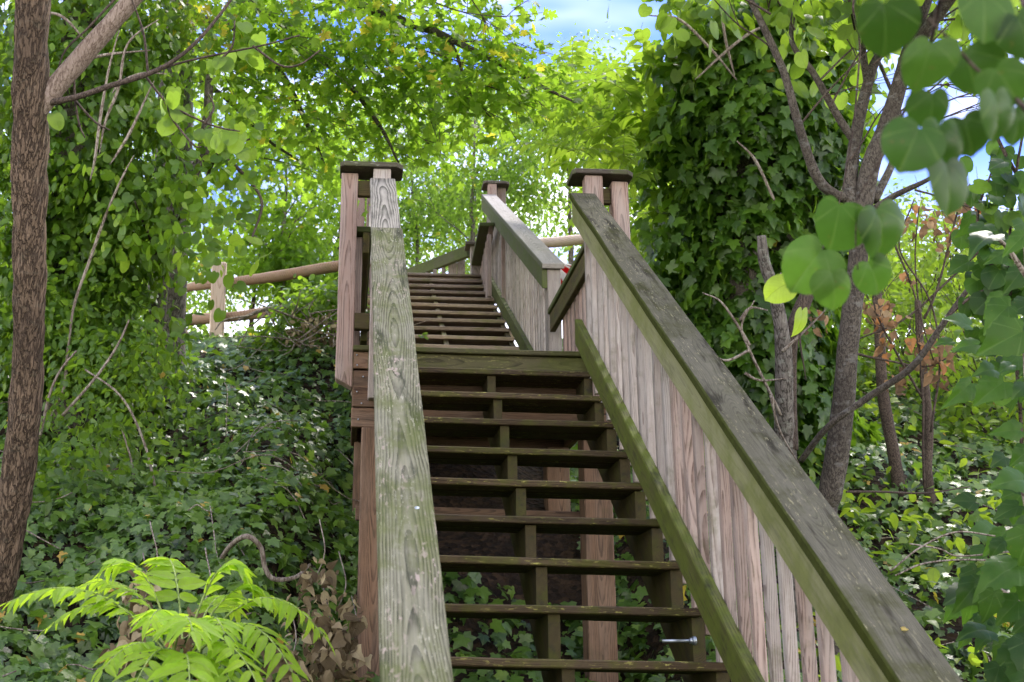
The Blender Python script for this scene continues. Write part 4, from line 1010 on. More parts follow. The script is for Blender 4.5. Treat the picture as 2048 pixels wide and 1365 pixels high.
# ---- sunny shrubs beyond the stems at the right
for i, (u, v, D, r, k, lab) in enumerate(((1780, 560, 11.5, .75, 90, 'sunlit yellow-green shrub seen between the grey stems and the thin dark trunk'), (1930, 560, 12., .9, 110, 'sunlit yellow-green shrub rising behind the withered orange leaves'), (1990, 760, 9.5, .6, 70, 'low yellow-green bush at the right frame edge under the dark hanging leaves'), (1820, 760, 10.5, .55, 60, 'low bright bush behind the long bare diagonal branch'), (1650, 650, 10.5, .45, 40, 'bright leafy bush peeping between snag and grey stems'))):
    c = at(u, v, D); o = grow('sunny_shrub', lab, 'shrub', (c[0], c[1], float(hgt(c[0], c[1]))), 'sunny shrubs on the right bank')
    lv = Leaves(); crown(lv, 'ovate', [(c, (r, r*.8, r*.85), k), (c-np.array([0, 0, r*.7]), (r*.8, r*.7, r*.6), k//2)], .085, 12, .22, .55, .8, (0, -.2, -.5), .6); lv.build('foliage', LM['yellow'], o)
    t = Tubes(); b = Vector((c[0], c[1], float(hgt(c[0], c[1]))-.1))
    for j in range(5): t.twig(b, (random.uniform(-.5, .5), random.uniform(-.3, .3), 1), max(.6, c[2]-b.z+.3), .012, 2, 5, .02, .5, 3)
    t.build('stem', BK['twig'], o)
# withered leaves hanging on thin stems
wi = grow('withered_vine', 'withered vine of curled orange-brown leaves hanging beside the grey stems', 'vine', at(1850, 900, 6.8)-np.array([0, 0, .3]))
lv = Leaves()
for (u, v, r, k) in ((1840, 440, .06, 14), (1895, 445, .10, 26), (1935, 405, .06, 14), (1745, 620, .08, 22), (1775, 640, .07, 18), (1770, 690, .05, 10), (1870, 690, .07, 14), (1875, 740, .07, 16), (1812, 560, .03, 4), (1790, 760, .05, 10), (1900, 470, .07, 12), (1640, 640, .05, 8), (1830, 700, .05, 8)):
    k = int(k*1.3); C, d = blob(at(u, v, 6.9), (r*1.35, r*1.3, r*1.9), k, .2); lv.add('crumple', C, unit(rng.normal(0, .5, (k, 3))+[0, 0, -1]), rdir(k), rng.uniform(.03, .075, k))
lv.build('foliage', LM['orange'], wi)
t = Tubes()
for q in ([(1850, 980), (1845, 800), (1835, 600), (1840, 420)], [(1845, 640), (1890, 520), (1920, 400), (1940, 370)], [(1850, 800), (1790, 700), (1750, 600), (1770, 500)], [(1860, 860), (1880, 740), (1860, 600), (1800, 500), (1830, 400)], [(1780, 470), (1810, 560), (1870, 720)], [(1990, 470), (1900, 560), (1800, 640), (1700, 690)], [(1700, 700), (1760, 720), (1850, 735), (1930, 700)]): t.tube(path(q, 6.9), [.008, .006, .004], 6, 6, wob=.03)
t.build('stem', BK['twig'], wi)

# ---- round-leaved vine and broad dark leaves along the right frame edge
rv = grow('round_leaved_vine', 'hanging vine of round dark leaves at the upper right frame edge', 'vine', at(2010, 900, 4.6)-np.array([0, 0, .9]))
lv = Leaves()
for (u, v, r, k) in ((1985, 370, .10, 7), (2040, 400, .12, 9), (2020, 460, .10, 8), (1960, 450, .05, 3), (2030, 540, .10, 8), (1990, 540, .07, 5), (2040, 640, .12, 10), (1960, 600, .05, 3), (2045, 740, .12, 9), (2060, 300, .12, 8), (2000, 600, .07, 5)):
    k = int(k*2.1); C, d = blob(at(u, v, 4.6), (r*1.35, r*1.3, r*1.35), k, .3); lv.add('heart', C, unit(rng.normal(0, .45, (k, 3))+[-.2, -.1, -.8]), unit(rng.normal(0, .45, (k, 3))+[0, -1, .45]), rng.uniform(.055, .095, k))
lv.build('foliage', LM['broad'], rv)
t = Tubes()
q0 = path([(2045, 900)], 4.6)[0]; t.tube([q0, foot(q0)], [.008, .010], 8, 5, wob=.02)
for q in ([(2045, 900), (2030, 700), (2020, 500), (2040, 300), (2060, 150)], [(2030, 620), (1980, 520), (1960, 430), (1985, 340)], [(2040, 350), (1990, 250), (1950, 150)], [(2030, 560), (1950, 590), (1890, 640)]): t.tube(path(q, 4.6), [.008, .007, .004], 6, 6, wob=.02)
t.build('stem', BK['twig'], rv)
bl = grow('broad_leaved_shrub', 'shrub of large drooping lobed leaves filling the lower right corner', 'shrub', at(2080, 1500, 3.4))
lv = Leaves()
for (u, v, D, s, tx, tz, nx, nz, rn) in ((1990, 470, 3.4, .17, -1, -.35, 0, .7, .25), (2050, 470, 3.2, .18, -.6, -.6, .2, .9, .3), (2020, 610, 3.3, .20, -.9, -.5, .1, .8, .15), (1960, 690, 3.3, .19, -.9, -.15, 0, .7, .7), (2050, 660, 3.1, .22, -.9, -.4, .1, .6, .1), (2050, 770, 3.3, .15, -.6, -.6, 0, .8, .35), (1990, 740, 3.4, .11, -.8, -.2, 0, .8, .6),
                                          (2050, 960, 3.3, .24, -1, -.05, 0, .75, .8), (2040, 1010, 3.4, .16, -.8, -.2, 0, .6, .2), (2060, 1060, 3.2, .22, -.4, -.9, -.4, .5, .3), (2040, 1130, 3.2, .25, -.8, -.2, .1, .5, .75), (1960, 1160, 3.3, .22, -.9, -.4, 0, .9, .2), (2040, 1200, 3.2, .2, -.7, -.6, 0, .8, .5), (1990, 1180, 3.1, .15, -.5, -.9, .2, 1, .05), (2050, 1280, 3.2, .22, -.9, -.3, 0, .8, .25), (2000, 1330, 3.3, .2, -.8, -.5, 0, .9, .1), (2060, 1350, 3.1, .22, -.6, -.6, 0, .8, .4), (2060, 900, 3.5, .15, -.7, -.6, 0, .6, .2), (2090, 1120, 3.3, .25, -.5, -.7, 0, .6, .3), (2090, 1240, 3.4, .24, -.6, -.5, 0, .6, .15), (1975, 1260, 3.6, .15, -.7, -.6, 0, .9, .5), (2010, 1080, 3.6, .17, -.8, -.5, 0, .9, .15)):
    for q in range(6):
        T = CR*(tx+random.gauss(0, .25))+CU*(tz+random.gauss(0, .25))-CF*random.uniform(-.1, .5); Nn = CR*(nx+random.gauss(0, .3))+CU*(nz+random.gauss(0, .2))-CF*random.uniform(.35, 1.)
        lv.add('broad_fine', [at(u+q*random.uniform(-22, 36), v+q*random.uniform(-40, 40), D+q*random.uniform(.1, .5))], [T], [Nn], [s*random.uniform(.34, .58)], [rn])
lv.build('foliage', LM['broad'], bl)
t = Tubes()
q0 = path([(2082, 1480)], 3.4)[0]; t.tube([q0, foot(q0)], [.010, .012], 8, 5)
for q in ([(2080, 1500), (2070, 1250), (2060, 1050), (2070, 850), (2060, 650), (2050, 470)], [(2070, 1250), (2030, 1200), (1960, 1160)], [(2060, 1050), (2050, 1000), (2040, 960)], [(2070, 900), (2060, 800), (2050, 690)], [(2060, 560), (2020, 500), (1990, 470)]): t.tube(path(q, 3.4), [.009, .007, .005], 6, 6, wob=.01)
t.build('stem', BK['dead'], bl)
for q, D in (([(1790, 1150), (1850, 1125), (1940, 1118), (2048, 1125)], 3.8), ([(1780, 1140), (1840, 1090), (1910, 1060), (1990, 1070)], 3.8), ([(1820, 1085), (1880, 1095), (1920, 1110), (2030, 1100)], 4.)):
    t = Tubes(); t.tube(path(q, D), [.003, .003, .003], 5, 6, wob=.01); t.build('twig', BK['dead'], bl)

# ---- redbud sprays close to the lens
def hang(lv, u, v, D, s, tu=0., tv=-1., nu=0., nv=.2, rn=.5):
    s *= .87; nu += random.gauss(0, .4); nv += random.gauss(.1, .3); rn = min(.98, max(0, rn+random.gauss(0, .18)))
    """one leaf whose middle is at the pixel; tip direction and facing given against the view"""
    T = CR*tu+CU*tv-CF*random.uniform(-.15, .25); c = at(u, v, D); T = T/np.linalg.norm(T)
    lv.add('heart_fine', [c-T*s*.42], [T], [CR*nu+CU*nv-CF], [s], [rn])
ra = grow('redbud_branch', 'spray of five round translucent leaves hanging out of focus in mid-air before the grey stems', 'branch', at(1702, 408, 1.8), 'redbud sprays near the lens')
lv = Leaves()
for a in ((1668, 442, 1.8, .088, -.3, -1, .2, .1, .55), (1766, 452, 1.8, .092, .35, -1, -.2, .2, .45), (1622, 526, 1.78, .088, -.7, -.8, .2, .1, .75), (1668, 572, 1.76, .066, .1, -1, 0, 0, .95), (1748, 548, 1.82, .070, .5, -.9, -.3, .2, .4), (1600, 545, 1.85, .06, -.9, -.6, .3, .3, .6)): hang(lv, *a)
lv.build('foliage', LM['near'], ra)
t = Tubes(); t.tube(path([(1715, 395, 1.8), (1712, 440, 1.8), (1712, 500, 1.8), (1716, 540, 1.8)], 1.8), [.0012, .0012, .001], 5, 5); t.tube(path([(1715, 395, 1.8), (1755, 330, 1.78), (1800, 240, 1.75), (1850, 120, 1.6), (1880, 0, 1.5), (1900, -150, 1.5)], 1.8)+[Vector((1.29, -3.86, .69))], [.0014, .002, .0026, .003, .0035, .004], 6, 5); t.build('twig', BK['twig'], ra)
ra = grow('redbud_branch', 'big blurred dark leaves hanging close in the upper right corner', 'branch', at(1990, 140, 1.3), 'redbud sprays near the lens')
lv = Leaves()
for a in ((1770, 45, 1.35, .072, .1, -1, .1, .2, .5), (1965, 20, 1.3, .068, -.1, -1, .2, .2, .45), (1862, 118, 1.3, .060, -.1, -1, .2, .3, .55), (1938, 132, 1.34, .062, .2, -1, -.3, .2, .2), (2008, 165, 1.28, .058, .5, -.9, -.2, .3, .45), (1995, 222, 1.26, .062, .2, -1, -.1, .2, .6), (1866, 212, 1.36, .05, .1, -1, .3, .2, .1), (1822, 285, 1.28, .062, -.5, -.8, .15, .15, .3), (1884, 282, 1.31, .066, .1, -1, -.1, .2, .35), (1935, 262, 1.33, .052, .3, -1, .1, .3, .15), (1897, 365, 1.3, .070, .1, -1, 0, .2, .5), (2045, 60, 1.3, .06, .3, -1, 0, .3, .3), (2040, 240, 1.33, .05, .4, -1, -.3, .3, .25)): hang(lv, *a)
C, d = blob((1.30, -3.85, .70), (.42, .5, .25), 110, .2); lv.add('heart', C, unit(rng.normal(0, .4, (110, 3))+[0, 0, -.6]), unit(rng.normal(0, .35, (110, 3))+[.35, .45, .8]), .12)  # unseen upper leaf cluster added to shade the leaves hanging below
lv.build('foliage', LM['near'], ra)
t = Tubes(); t.tube(path([(1850, 30, 1.3), (1905, 85, 1.3), (1955, 140, 1.3), (2005, 170, 1.3), (2100, 190, 1.3)], 1.3)+[Vector((.95, -4.3, -.3)), Vector((1.3, -3.85, .7)), Vector((2.2, -2.2, 1.75)), Vector((2.95, -.55, 1.95))], [.0013, .0018, .0022, .0026, .003, .005, .007, .011, .018], 6, 5); t.build('twig', BK['twig'], ra)
ra = grow('redbud_branch', 'pair of bright pointed leaves, sharper and smaller, hanging by the pale snag', 'branch', at(1600, 560, 3.4), 'redbud sprays near the lens')
lv = Leaves()
for a in ((1560, 578, 3.4, .095, -.5, -.35, .1, .9, .9), (1605, 640, 3.4, .092, .05, -1, 0, .5, .95)): hang(lv, *a)
lv.build('foliage', LM['yellow'], ra)
t = Tubes(); t.tube(path([(1606, 615), (1607, 570), (1620, 520), (1660, 470), (1700, 300), (1720, 100), (1725, -80)], 3.4)+[Vector((2.2, -2.2, 1.74))], [.0015, .0015, .002, .003, .004], 5, 5); t.build('twig', BK['twig'], ra)

# ---- lime-green sumac in the lower left
sp = grow('sumac_sapling', 'lime-green sapling with long feathery compound leaves in the lower left corner', 'shrub', at(365, 1520, 3.3))
lv = Leaves(); tb = Tubes()
SQ = [((350, 1300, 3.4), (150, 1180, 3.5), .15, 9, .07), ((380, 1300, 3.3), (560, 1215, 3.4), .18, 9, .075), ((350, 1320, 3.2), (300, 1240, 3.0), .10, 8, .075), ((385, 1310, 3.2), (450, 1270, 2.95), .10, 8, .075), ((335, 1310, 3.3), (15, 1205, 3.15), .16, 10, .075), ((345, 1300, 3.35), (215, 1135, 3.4), .16, 8, .085), ((370, 1300, 3.3), (495, 1160, 3.35), .21, 9, .085), ((395, 1300, 3.3), (645, 1268, 3.2), .20, 10, .08), ((395, 1310, 3.3), (585, 1345, 3.0), .17, 9, .085), ((345, 1320, 3.25), (385, 1262, 2.8), .10, 8, .095), ((345, 1330, 3.25), (205, 1340, 3.05), .09, 8, .075), ((370, 1335, 3.2), (470, 1385, 2.9), .08, 7, .07), ((360, 1340, 3.2), (270, 1370, 2.8), .10, 7, .08), ((330, 1290, 3.4), (95, 1255, 3.3), .14, 9, .055), ((365, 1290, 3.4), (330, 1120, 3.7), .12, 8, .085), ((385, 1290, 3.4), (470, 1215, 3.6), .12, 7, .08), ((380, 1320, 3.2), (520, 1380, 2.9), .12, 8, .08), ((365, 1330, 3.1), (380, 1400, 2.7), .08, 7, .08)]
for b, e, dr, pr_, s in SQ: compound(lv, tb, V3(at(*b)), V3(at(*e)), dr+.035, pr_+1, s*.98, random.choice(('lance', 'lance', 'lance_wide')), random.uniform(.35, .75), start=.25, r0=.0035, splay=.8)
lv.build('foliage', LM['sumac'], sp); tb.build('leaf_stalk', BK['green'], sp)
sb = path([(365, 1310), (366, 1400), (362, 1520)], 3.3); t = Tubes(); t.tube(sb+[foot(sb[-1])], [.008, .010, .012, .013], 10, 5); t.build('stem', BK['green'], sp)
lv = Leaves(); C, d = blob(at(365, 1300, 3.25), (.045, .04, .025), 26, .2); lv.add('curled', C, rdir(26), rdir(26), .03); lv.build('dried_bracts', LM['orange'], sp)

# ---- dry leaf clumps
for (lab, spots) in (('hanging mat of dry tan leaves between sumac and the left support post', ((630, 1165, 4.9, .09, 34), (668, 1230, 4.8, .11, 60), (640, 1300, 4.7, .14, 80), (690, 1320, 4.7, .11, 60), (640, 1360, 4.6, .15, 70), (575, 1345, 4.6, .10, 34))),
                     ('small heap of curled dry brown leaves behind the sumac', ((290, 1170, 4.6, .06, 26), (275, 1235, 4.5, .06, 24), (260, 1300, 4.4, .06, 22), (400, 1230, 4.5, .05, 16)))):
    o = None
    lv = Leaves()
    for (u, v, D, r, k) in spots:
        C, d = blob(at(u, v, D), (r*1.1, r*.6, r*1.1), k, .2); h = k//2
        for kd, a, b_ in (('crumple', 0, h), ('curled', h, k)): lv.add(kd, C[a:b_], unit(rng.normal(0, .7, (b_-a, 3))+[0, -.1, -.8]), unit(rng.normal(0, .9, (b_-a, 3))+[0, -.6, .4]), rng.uniform(.028, .075, b_-a))
    c = at(*spots[0][:3]); o = grow('dry_leaf_clump', lab, 'dead leaves', c, 'clumps of dead leaves')
    lv.build('foliage', LM['dry'], o)
    t = Tubes()
    for (u, v, D, r, k) in spots: t.tube([V3(at(u, v, D+.05)), V3(at(u+20, v-60, D+.1)), V3(at(u+10, v-130, D+.3))], [.003, .003], 5, 5, wob=.02)
    t.build('stem', BK['dead'], o)
# ---- bare looping vine and fallen sticks on the bank
t = Tubes(); t.tube(path([(430, 1135, 5.75), (462, 1090, 5.6), (495, 1072, 5.5), (522, 1095, 5.5), (530, 1135, 5.5), (548, 1158, 5.5), (590, 1155, 5.6), (620, 1130, 5.8)], 5.5), [.010, .012, .013, .012, .012, .012, .01, .007], 9, 7, wob=.004)
tag(t.build('bare_vine', BK['dead']), 'bare brown looping vine arching out of the ivy above the sumac', 'vine')
t = Tubes(); t.tube(path([(478, 640, 10.), (520, 622, 9.9), (560, 615, 9.9), (590, 622, 9.9), (610, 608, 9.9)], 10), [.012, .016, .02, .02, .014], 8, 7)
t.tube(path([(530, 620, 9.9), (545, 640, 9.8), (560, 680, 9.7)], 10), [.012, .01, .006], 6, 6); t.tube(path([(540, 622, 9.9), (500, 655, 9.8), (480, 690, 9.7)], 10), [.01, .008, .005], 6, 6); t.tube(path([(505, 630, 9.9), (450, 640, 9.7), (430, 660, 9.6)], 10), [.008, .006, .004], 6, 6)
tag(t.build('dead_branch', BK['dead']), 'pale dead branch lying along the crest below the left fence rail', 'branch')
o = grow('brush_pile', 'heap of brown dead brush on the crest beside the left newel post', 'brush', at(630, 680, 9.4))
t = Tubes()
for k in range(46):
    a = at(random.uniform(575, 690), random.uniform(625, 700), random.uniform(9., 9.7)); dd = CR*random.gauss(.4, .9)+CU*random.gauss(.2, .35)+CF*random.gauss(0, .4)
    t.tube([V3(a), V3(a+dd*.15+rng.normal(0, .02, 3)), V3(a+dd*.32)], [.007, .005, .003], 5, 4, wob=.02)
t.build('stick', BK['dead'], o)
lv = Leaves(); C, d = blob(at(640, 665, 9.4), (.3, .2, .14), 150, .2); lv.add('curled', C, rdir(150), rdir(150), .05); lv.build('foliage', LM['dry'], o)
cb = grow('crest_bush', 'low leafy bush on the crest between the dead branch and the left newel post', 'shrub', at(600, 690, 9.6))
lv = Leaves()
for (u, v, r, k) in ((640, 625, .3, 34), (590, 640, .26, 26), (670, 600, .2, 16), (560, 690, .24, 20), (610, 690, .24, 18)): crown(lv, 'ovate', [(at(u, v, 9.8), (r, r, r*.6), k)], .075, 12, .16, .5, .9, (0, -.3, -.4), .6)
lv.build('foliage', LM['vine'], cb)

# ---- split-rail fence beyond the crest
fn = grow('split_rail_fence', 'split-rail fence on the crest left of the stairs with one leaning pale post', 'fence', at(437, 720, 11.5))
def rail(p0, p1, r, mat, parent, name='rail'):
    t = Tubes(); t.tube([V3(p0), V3((p0*.67+p1*.33))+Vector((0, 0, random.uniform(-.01, .01))), V3((p0*.33+p1*.67)), V3(p1)], [r*.8, r, r*1.02, r*.9], 10, 6, rough=.1, rs=(4, 4, 9))
    o = t.build(name, mat, parent); me = o.data
    g = np.empty(len(me.vertices)*3, 'f'); me.vertices.foreach_get('co', g); g = g.reshape(-1, 3); ax = unit((p1-p0)[None])[0]; al = (g-p0)@ax
    a = me.attributes.new('g', 'FLOAT_VECTOR', 'POINT'); a.data.foreach_set('vector', np.column_stack([al, g[:, 2]-p0[2], g[:, 1]-p0[1]]).astype('f').ravel())
    a = me.attributes.new('gr', 'FLOAT_VECTOR', 'POINT'); a.data.foreach_set('vector', np.full(g.size, .37, 'f')); return o
b = Boards(); pa, pb = V3(at(430, 760, 11.5)), V3(at(439, 524, 11.5)); b.between(pa, pb, .135, .10, (0, -1, 0), .012); b.build('post', W['fence_pale'], fn)
rail(at(372, 577, 12.2), at(436, 564, 11.6), .05, W['fence'], fn); rail(at(437, 568, 11.6), at(760, 520, 11.0), .052, W['fence'], fn)
rail(at(330, 645, 12.0), at(432, 635, 11.6), .055, W['fence'], fn); rail(at(434, 637, 11.6), at(760, 600, 11.1), .055, W['fence'], fn); rail(at(250, 700, 11.4), at(372, 665, 11.2), .05, W['fence'], fn)
b = Boards(); pa, pb = V3(at(768, 720, 11.)), V3(at(770, 490, 11.)); b.between(pa, pb, .13, .10, (0, -1, 0), .012); b.build('post', W['fence_pale'], fn)
f2 = grow('split_rail_fence', 'pale round fence rails behind the right newel posts, partly hidden by leaves', 'fence', at(1240, 600, 12.6))
rail(at(1020, 492, 12.6), at(1190, 477, 12.5), .055, W['fence_pale'], f2); rail(at(1190, 477, 12.5), at(1420, 455, 12.6), .05, W['fence_pale'], f2)
rail(at(1020, 590, 12.6), at(1420, 560, 12.6), .05, W['fence_pale'], f2)
for u in (1030, 1215, 1415):
    b = Boards(); b.between(V3(at(u, 680, 12.6)), V3(at(u, 440, 12.6)), .12, .1, (0, -1, 0), .012); b.build('post', W['fence_pale'], f2)

# ---- striped parasol beyond the upper newel post
pc = at(1086, 506, 17.); pr0 = grow('parasol', 'red and white parasol glimpsed behind the right post of the upper flight', 'parasol', (pc[0], pc[1], float(hgt(pc[0], pc[1]))))
bm = bmesh.new(); apex = bm.verts.new(V3(pc)); rim = []
for k in range(16): a = 2*math.pi*k/16; rim.append(bm.verts.new(V3(pc)+Vector((math.cos(a)*.52, math.sin(a)*.52, -.32-.02*(k % 2)))))
for k in range(16):
    f = bm.faces.new((apex, rim[k], rim[(k+1) % 16])); f.material_index = k % 2
bmesh.ops.solidify(bm, geom=list(bm.faces), thickness=.006)
me = bpy.data.meshes.new('canopy'); bm.to_mesh(me); bm.free(); me.materials.append(plain_mat('red_cloth', (.62, .02, .03))); me.materials.append(plain_mat('white_cloth', (.8, .78, .76))); link('canopy', me, pr0)
t = Tubes(); t.tube([Vector((pc[0], pc[1], float(hgt(pc[0], pc[1]))-.1)), V3(pc)+Vector((0, 0, -.02))], [.02, .02], 10, 3); t.build('pole', plain_mat('white_pole', (.7, .7, .7)), pr0)

# ---- rail of the further flight beyond the top landing
xr_ = grow('upper_guard_rail', 'dark sloping rail and capped post above the top landing, beyond the upper flight', 'railing', at(900, 600, 13.))
b = Boards(); b.between(V3(at(800, 556, 13.4)), V3(at(938, 502, 12.6)), .05, .13, (0, 0, 1)); b.build('handrail', W['edge'], xr_)
b = Boards(); b.between(V3(at(953, 620, 12.5)), V3(at(951, 492, 12.5)), .11, .10, (0, -1, 0)); np_ = b.build('post', W['greybal'], xr_)
b = Boards(); b.between(V3(at(930, 492, 12.5)), V3(at(968, 492, 12.5)), .2, .035, (0, 0, 1)); b.build('post_cap', W['postcap'], np_)
for u, w in ((853, .035), (870, .04), (887, .04), (905, .09), (922, .085)):
    b = Boards(); yt = 556-(u-800)*.39+10; b.between(V3(at(u, 640, 12.9)), V3(at(u, yt, 12.9)), w, .035, (0, -1, 0)); b.build('baluster', W['greybal'], xr_)
# rail along the right of the top landing
b = Boards(); b.between(V3(at(974, 448, 11.0)), V3(at(953, 540, 12.7)), .14, .034, (0, 0, 1)); b.build('handrail', W['edge'], stair)
b = Boards(); b.between(V3(at(982, 462, 11.0)), V3(at(963, 548, 12.7)), .036, .13, (0, 0, 1)); b.build('fascia_board', W['beam'], stair)
for k in range(7):
    p0 = at(978, 470, 11.)*(1-k/6)+at(962, 545, 12.6)*k/6; b = Boards(); b.between(V3(p0)-Vector((0, 0, .6)), V3(p0), .038, .038, (0, -1, 0)); b.build('baluster', W['baluster'], stair)

# ---- trees beyond the crest
BG = [(950, 280, 19, 1.5, 1.5, 110, 'far', 'airy pale-green tree rising straight beyond the head of the stairs'),
      (820, 400, 20, 1.4, 1.2, 90, 'far', 'pale-green tree low behind the left newel post, right side'),
      (1130, 330, 18, 1.3, 1.3, 95, 'far', 'light-green tree behind the right newel caps with open branches'),
      (1060, 470, 22, 1.3, 1.1, 60, 'far', 'low far tree filling the gap between upper newel post and right newel post'),
      (1210, 230, 17, 1.0, 1.0, 70, 'yellow', 'yellow-green treetop under the open patch of sky'),
      (1290, 430, 16, .9, 1.2, 80, 'yellow', 'sunny tree close behind the right newel pair, left of the ivy-clad trunk'),
      (690, 420, 19, 1.3, 1.3, 100, 'far', 'bright tree directly behind the left newel post'),
      (570, 370, 17, 1.1, 1.2, 85, 'maple', 'mid-green tree above the middle of the left fence rail'),
      (520, 500, 20, 1.2, 1.0, 56, 'far', 'sparse far tree letting white sky through above the left fence'),
      (620, 560, 17, .9, .7, 64, 'maple', 'low green tree between fence rail and brush pile'),
      (430, 560, 22, 1.2, .9, 44, 'far', 'thin far tree showing through behind the leaning fence post'),
      (900, 470, 24, 1.6, 1.0, 90, 'far', 'distant hazy tree just above the top steps'),
      (330, 620, 20, 1.3, 1.0, 60, 'far', 'distant tree glimpsed left of the fence between vine stems'),
      (250, 250, 18, 2.2, 2.2, 170, 'maple', 'broad green tree behind the vine-clad tree at the left'),
      (60, 450, 16, 1.8, 2.4, 170, 'maple', 'green tree filling the background behind the leaning brown trunk'),
      (1880, 520, 18, 1.6, 1.0, 100, 'yellow', 'sunlit tree far up the right bank behind the withered vine'),
      (2030, 600, 16, 1.3, 1.4, 100, 'yellow', 'sunlit tree at the right frame edge behind the round-leaved vine'),
      (1700, 560, 17, 1.0, 1.0, 70, 'yellow', 'sunlit tree seen between ivy-clad trunk and grey stems'),
      (760, 300, 23, 1.8, 1.4, 90, 'far', 'tall far tree whose top meets the maple leaves left of centre'),
      (1010, 230, 24, 1.1, .9, 56, 'far', 'far treetop just left of the open patch of sky')]
for (u, v, D, rx, rz_, k, mk, lab) in BG:
    k = int(k*2.5); c = at(u, v, D); base = Vector((c[0], c[1], float(hgt(c[0], c[1])))); o = grow('background_tree', lab, 'tree', base, 'trees beyond the crest')
    lv = Leaves(); bl_ = [(c, (rx*.8, rx*.8, rz_*.8), k//2)]
    for j in range(5):
        dd = rdir(1)[0]*np.array([rx, rx, rz_])*.75; bl_.append((c+dd, (rx*.45, rx*.45, rz_*.36), k//9+1))
    crown(lv, 'maple' if mk == 'maple' else 'ovate', bl_, .092 if D > 18 else .085, 16, .32, .5, .9, (0, -.2, -.5), .6)
    lv.build('crown', LM[mk], o)
    t = Tubes(); top = V3(c)+Vector((0, 0, rz_*.5)); mid = base.lerp(top, .5)+Vector((random.uniform(-.2, .2), 0, 0))
    t.tube([base-Vector((0, 0, .2)), mid, top], [.06, .04, .014], 9, 8, wob=.04)
    for j in range(6):
        s = random.uniform(.45, .95); p = base.lerp(top, s); t.twig(p, (random.uniform(-1, 1), random.uniform(-.8, .8), .6), rx*.7, .012, 1, 5, .0, .6, 3)
    t.build('trunk', BK['grey'] if random.random() < .6 else BK['twig'], o)

o = grow('background_tree', 'added big-crowned tree out of view past the right frame edge, put there to shade the right bank', 'tree', (8.6, 5.6, float(hgt(8.6, 5.6))), 'trees beyond the crest')  # out-of-view tree added to keep the sun off the right bank
lv = Leaves(); crown(lv, 'ovate', [((6.9, 5.0, 6.0), (2.0, 1.9, .9), 330), ((8.4, 4.2, 5.4), (1.5, 1.8, .9), 220)], .11, 15, .34, .5, .9, (0, -.2, -.5), .6); lv.build('crown', LM['vine'], o)
t = Tubes(); t.tube([Vector((8.6, 5.6, float(hgt(8.6, 5.6))-.2)), Vector((8.4, 5.4, 4.2)), Vector((7.8, 5.1, 6.2))], [.16, .12, .05], 12, 8, rough=.1, wob=.05); t.build('trunk', BK['grey'], o)

# ---- small fallen leaves
for (u, v, D, s, rn, lab, mk) in ((1805, 1271, 2.62, .016, .99, 'tiny yellow leaf lying on the dark right handrail near the bottom', 'maple'),):
    c = at(u, v, D); lv = Leaves(); y = float(c[1]); lv.add('small', [(c[0], y, y*SL+.8975)], [(.8, .4, .3)], [tuple(UPN)], [s*1.5], [.999]); tag(lv.build('fallen_leaf', LM['maple']), lab, 'leaf')
c = ROT @ Vector((.47, LY+5*RU-.035, UZ0+RI*6-.02)); lv = Leaves()
for k in range(5): lv.add('small', [tuple(c+Vector((random.gauss(0, .012), -.01, random.gauss(0, .012))))], [(random.gauss(0, 1), -.3, random.gauss(.3, .6))], [(0, -1, .4)], [.05], [.4])
o = tag(empty('weed_sprout', tuple(c)), 'small green weed sprouting from a tread of the upper flight', 'weed'); lv.build('foliage', LM['vine'], o)
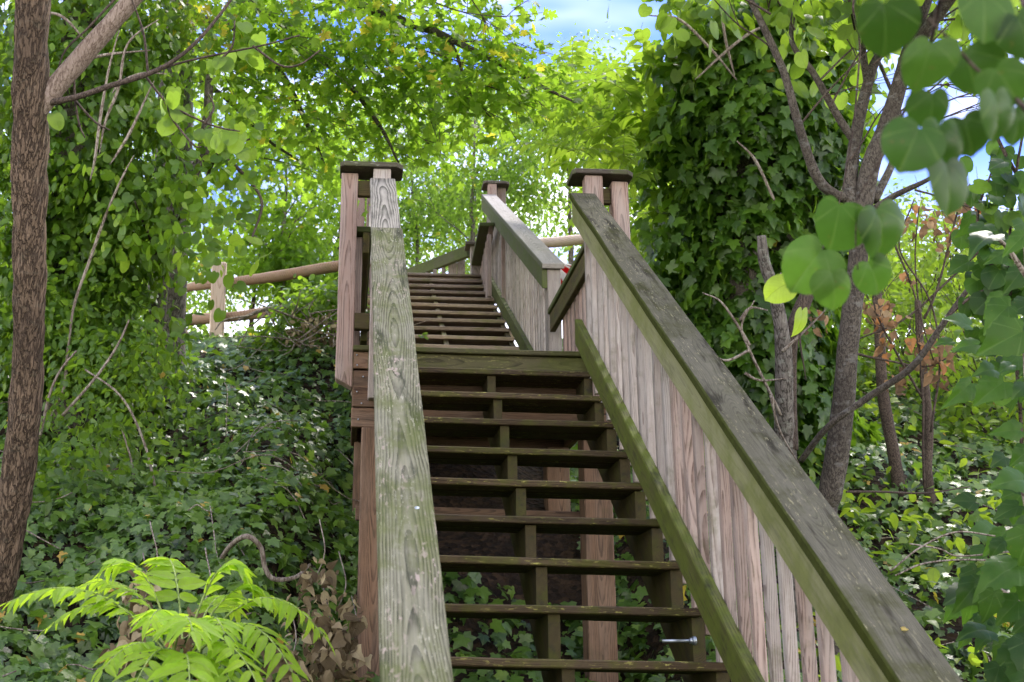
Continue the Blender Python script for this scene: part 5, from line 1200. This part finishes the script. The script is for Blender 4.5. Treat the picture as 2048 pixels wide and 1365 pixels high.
# ================================================================== light, sky, camera settings
SUN_EL, SUN_AZ = 56., 38.       # azimuth measured from +Y towards +X
d = Vector((math.cos(R_(SUN_EL))*math.sin(R_(SUN_AZ)), math.cos(R_(SUN_EL))*math.cos(R_(SUN_AZ)), math.sin(R_(SUN_EL))))
sun = bpy.data.lights.new('sun', 'SUN'); sun.energy = 1.5; sun.angle = R_(10.0); sun.color = (1., .93, .82)
so = bpy.data.objects.new('sun', sun); so.rotation_euler = (-d).to_track_quat('-Z', 'Y').to_euler(); so.location = (0, 0, 30); col.objects.link(so)
wd = bpy.data.worlds.new('World'); scene.world = wd; wd.use_nodes = True
nt = wd.node_tree; nt.nodes.clear(); n = N(nt)
sky = n.node('ShaderNodeTexSky'); sky.sky_type = 'NISHITA'; sky.sun_disc = False
sky.sun_elevation = R_(SUN_EL); sky.sun_rotation = R_(SUN_AZ); sky.air_density = 1.; sky.dust_density = .6; sky.ozone_density = 2.2
tc = n.node('ShaderNodeTexCoord').outputs['Generated']
cx, cy, cz = n.sep(tc)
pl = n.comb(n.m('DIVIDE', cx, n.m('ADD', n.m('MAXIMUM', cz, 0.), .12)), n.m('DIVIDE', cy, n.m('ADD', n.m('MAXIMUM', cz, 0.), .12)), 0.)
cl = n.noise(n.vm('MULTIPLY', pl, (.9, 1.6, 1.)), 1.0, 5., .55, .1)
cm = n.m('MULTIPLY', n.ss(cl, .40, .70), .75)
cm = n.m('MAXIMUM', cm, n.ss(cz, .42, .16))
skc = n.mix(1., sky.outputs[0], (.16, .25, .60), 'MULTIPLY')
c = n.mix(cm, skc, (9.6, 9.2, 8.3))
bg = n.node('ShaderNodeBackground'); n.link(c, bg.inputs[0]); bg.inputs[1].default_value = .15
o = n.node('ShaderNodeOutputWorld'); n.link(bg.outputs[0], o.inputs[0])
scene.view_settings.view_transform = 'Standard'; scene.view_settings.look = 'None'
scene.view_settings.exposure = 2.05; scene.view_settings.gamma = 1.; scene.view_settings.use_curve_mapping = False
scene.render.engine = 'CYCLES'
cy_ = scene.cycles
cy_.max_bounces = 8; cy_.diffuse_bounces = 4; cy_.glossy_bounces = 2; cy_.transmission_bounces = 4; cy_.transparent_max_bounces = 4
cy_.use_denoising = True; cy_.caustics_reflective = False; cy_.caustics_refractive = False
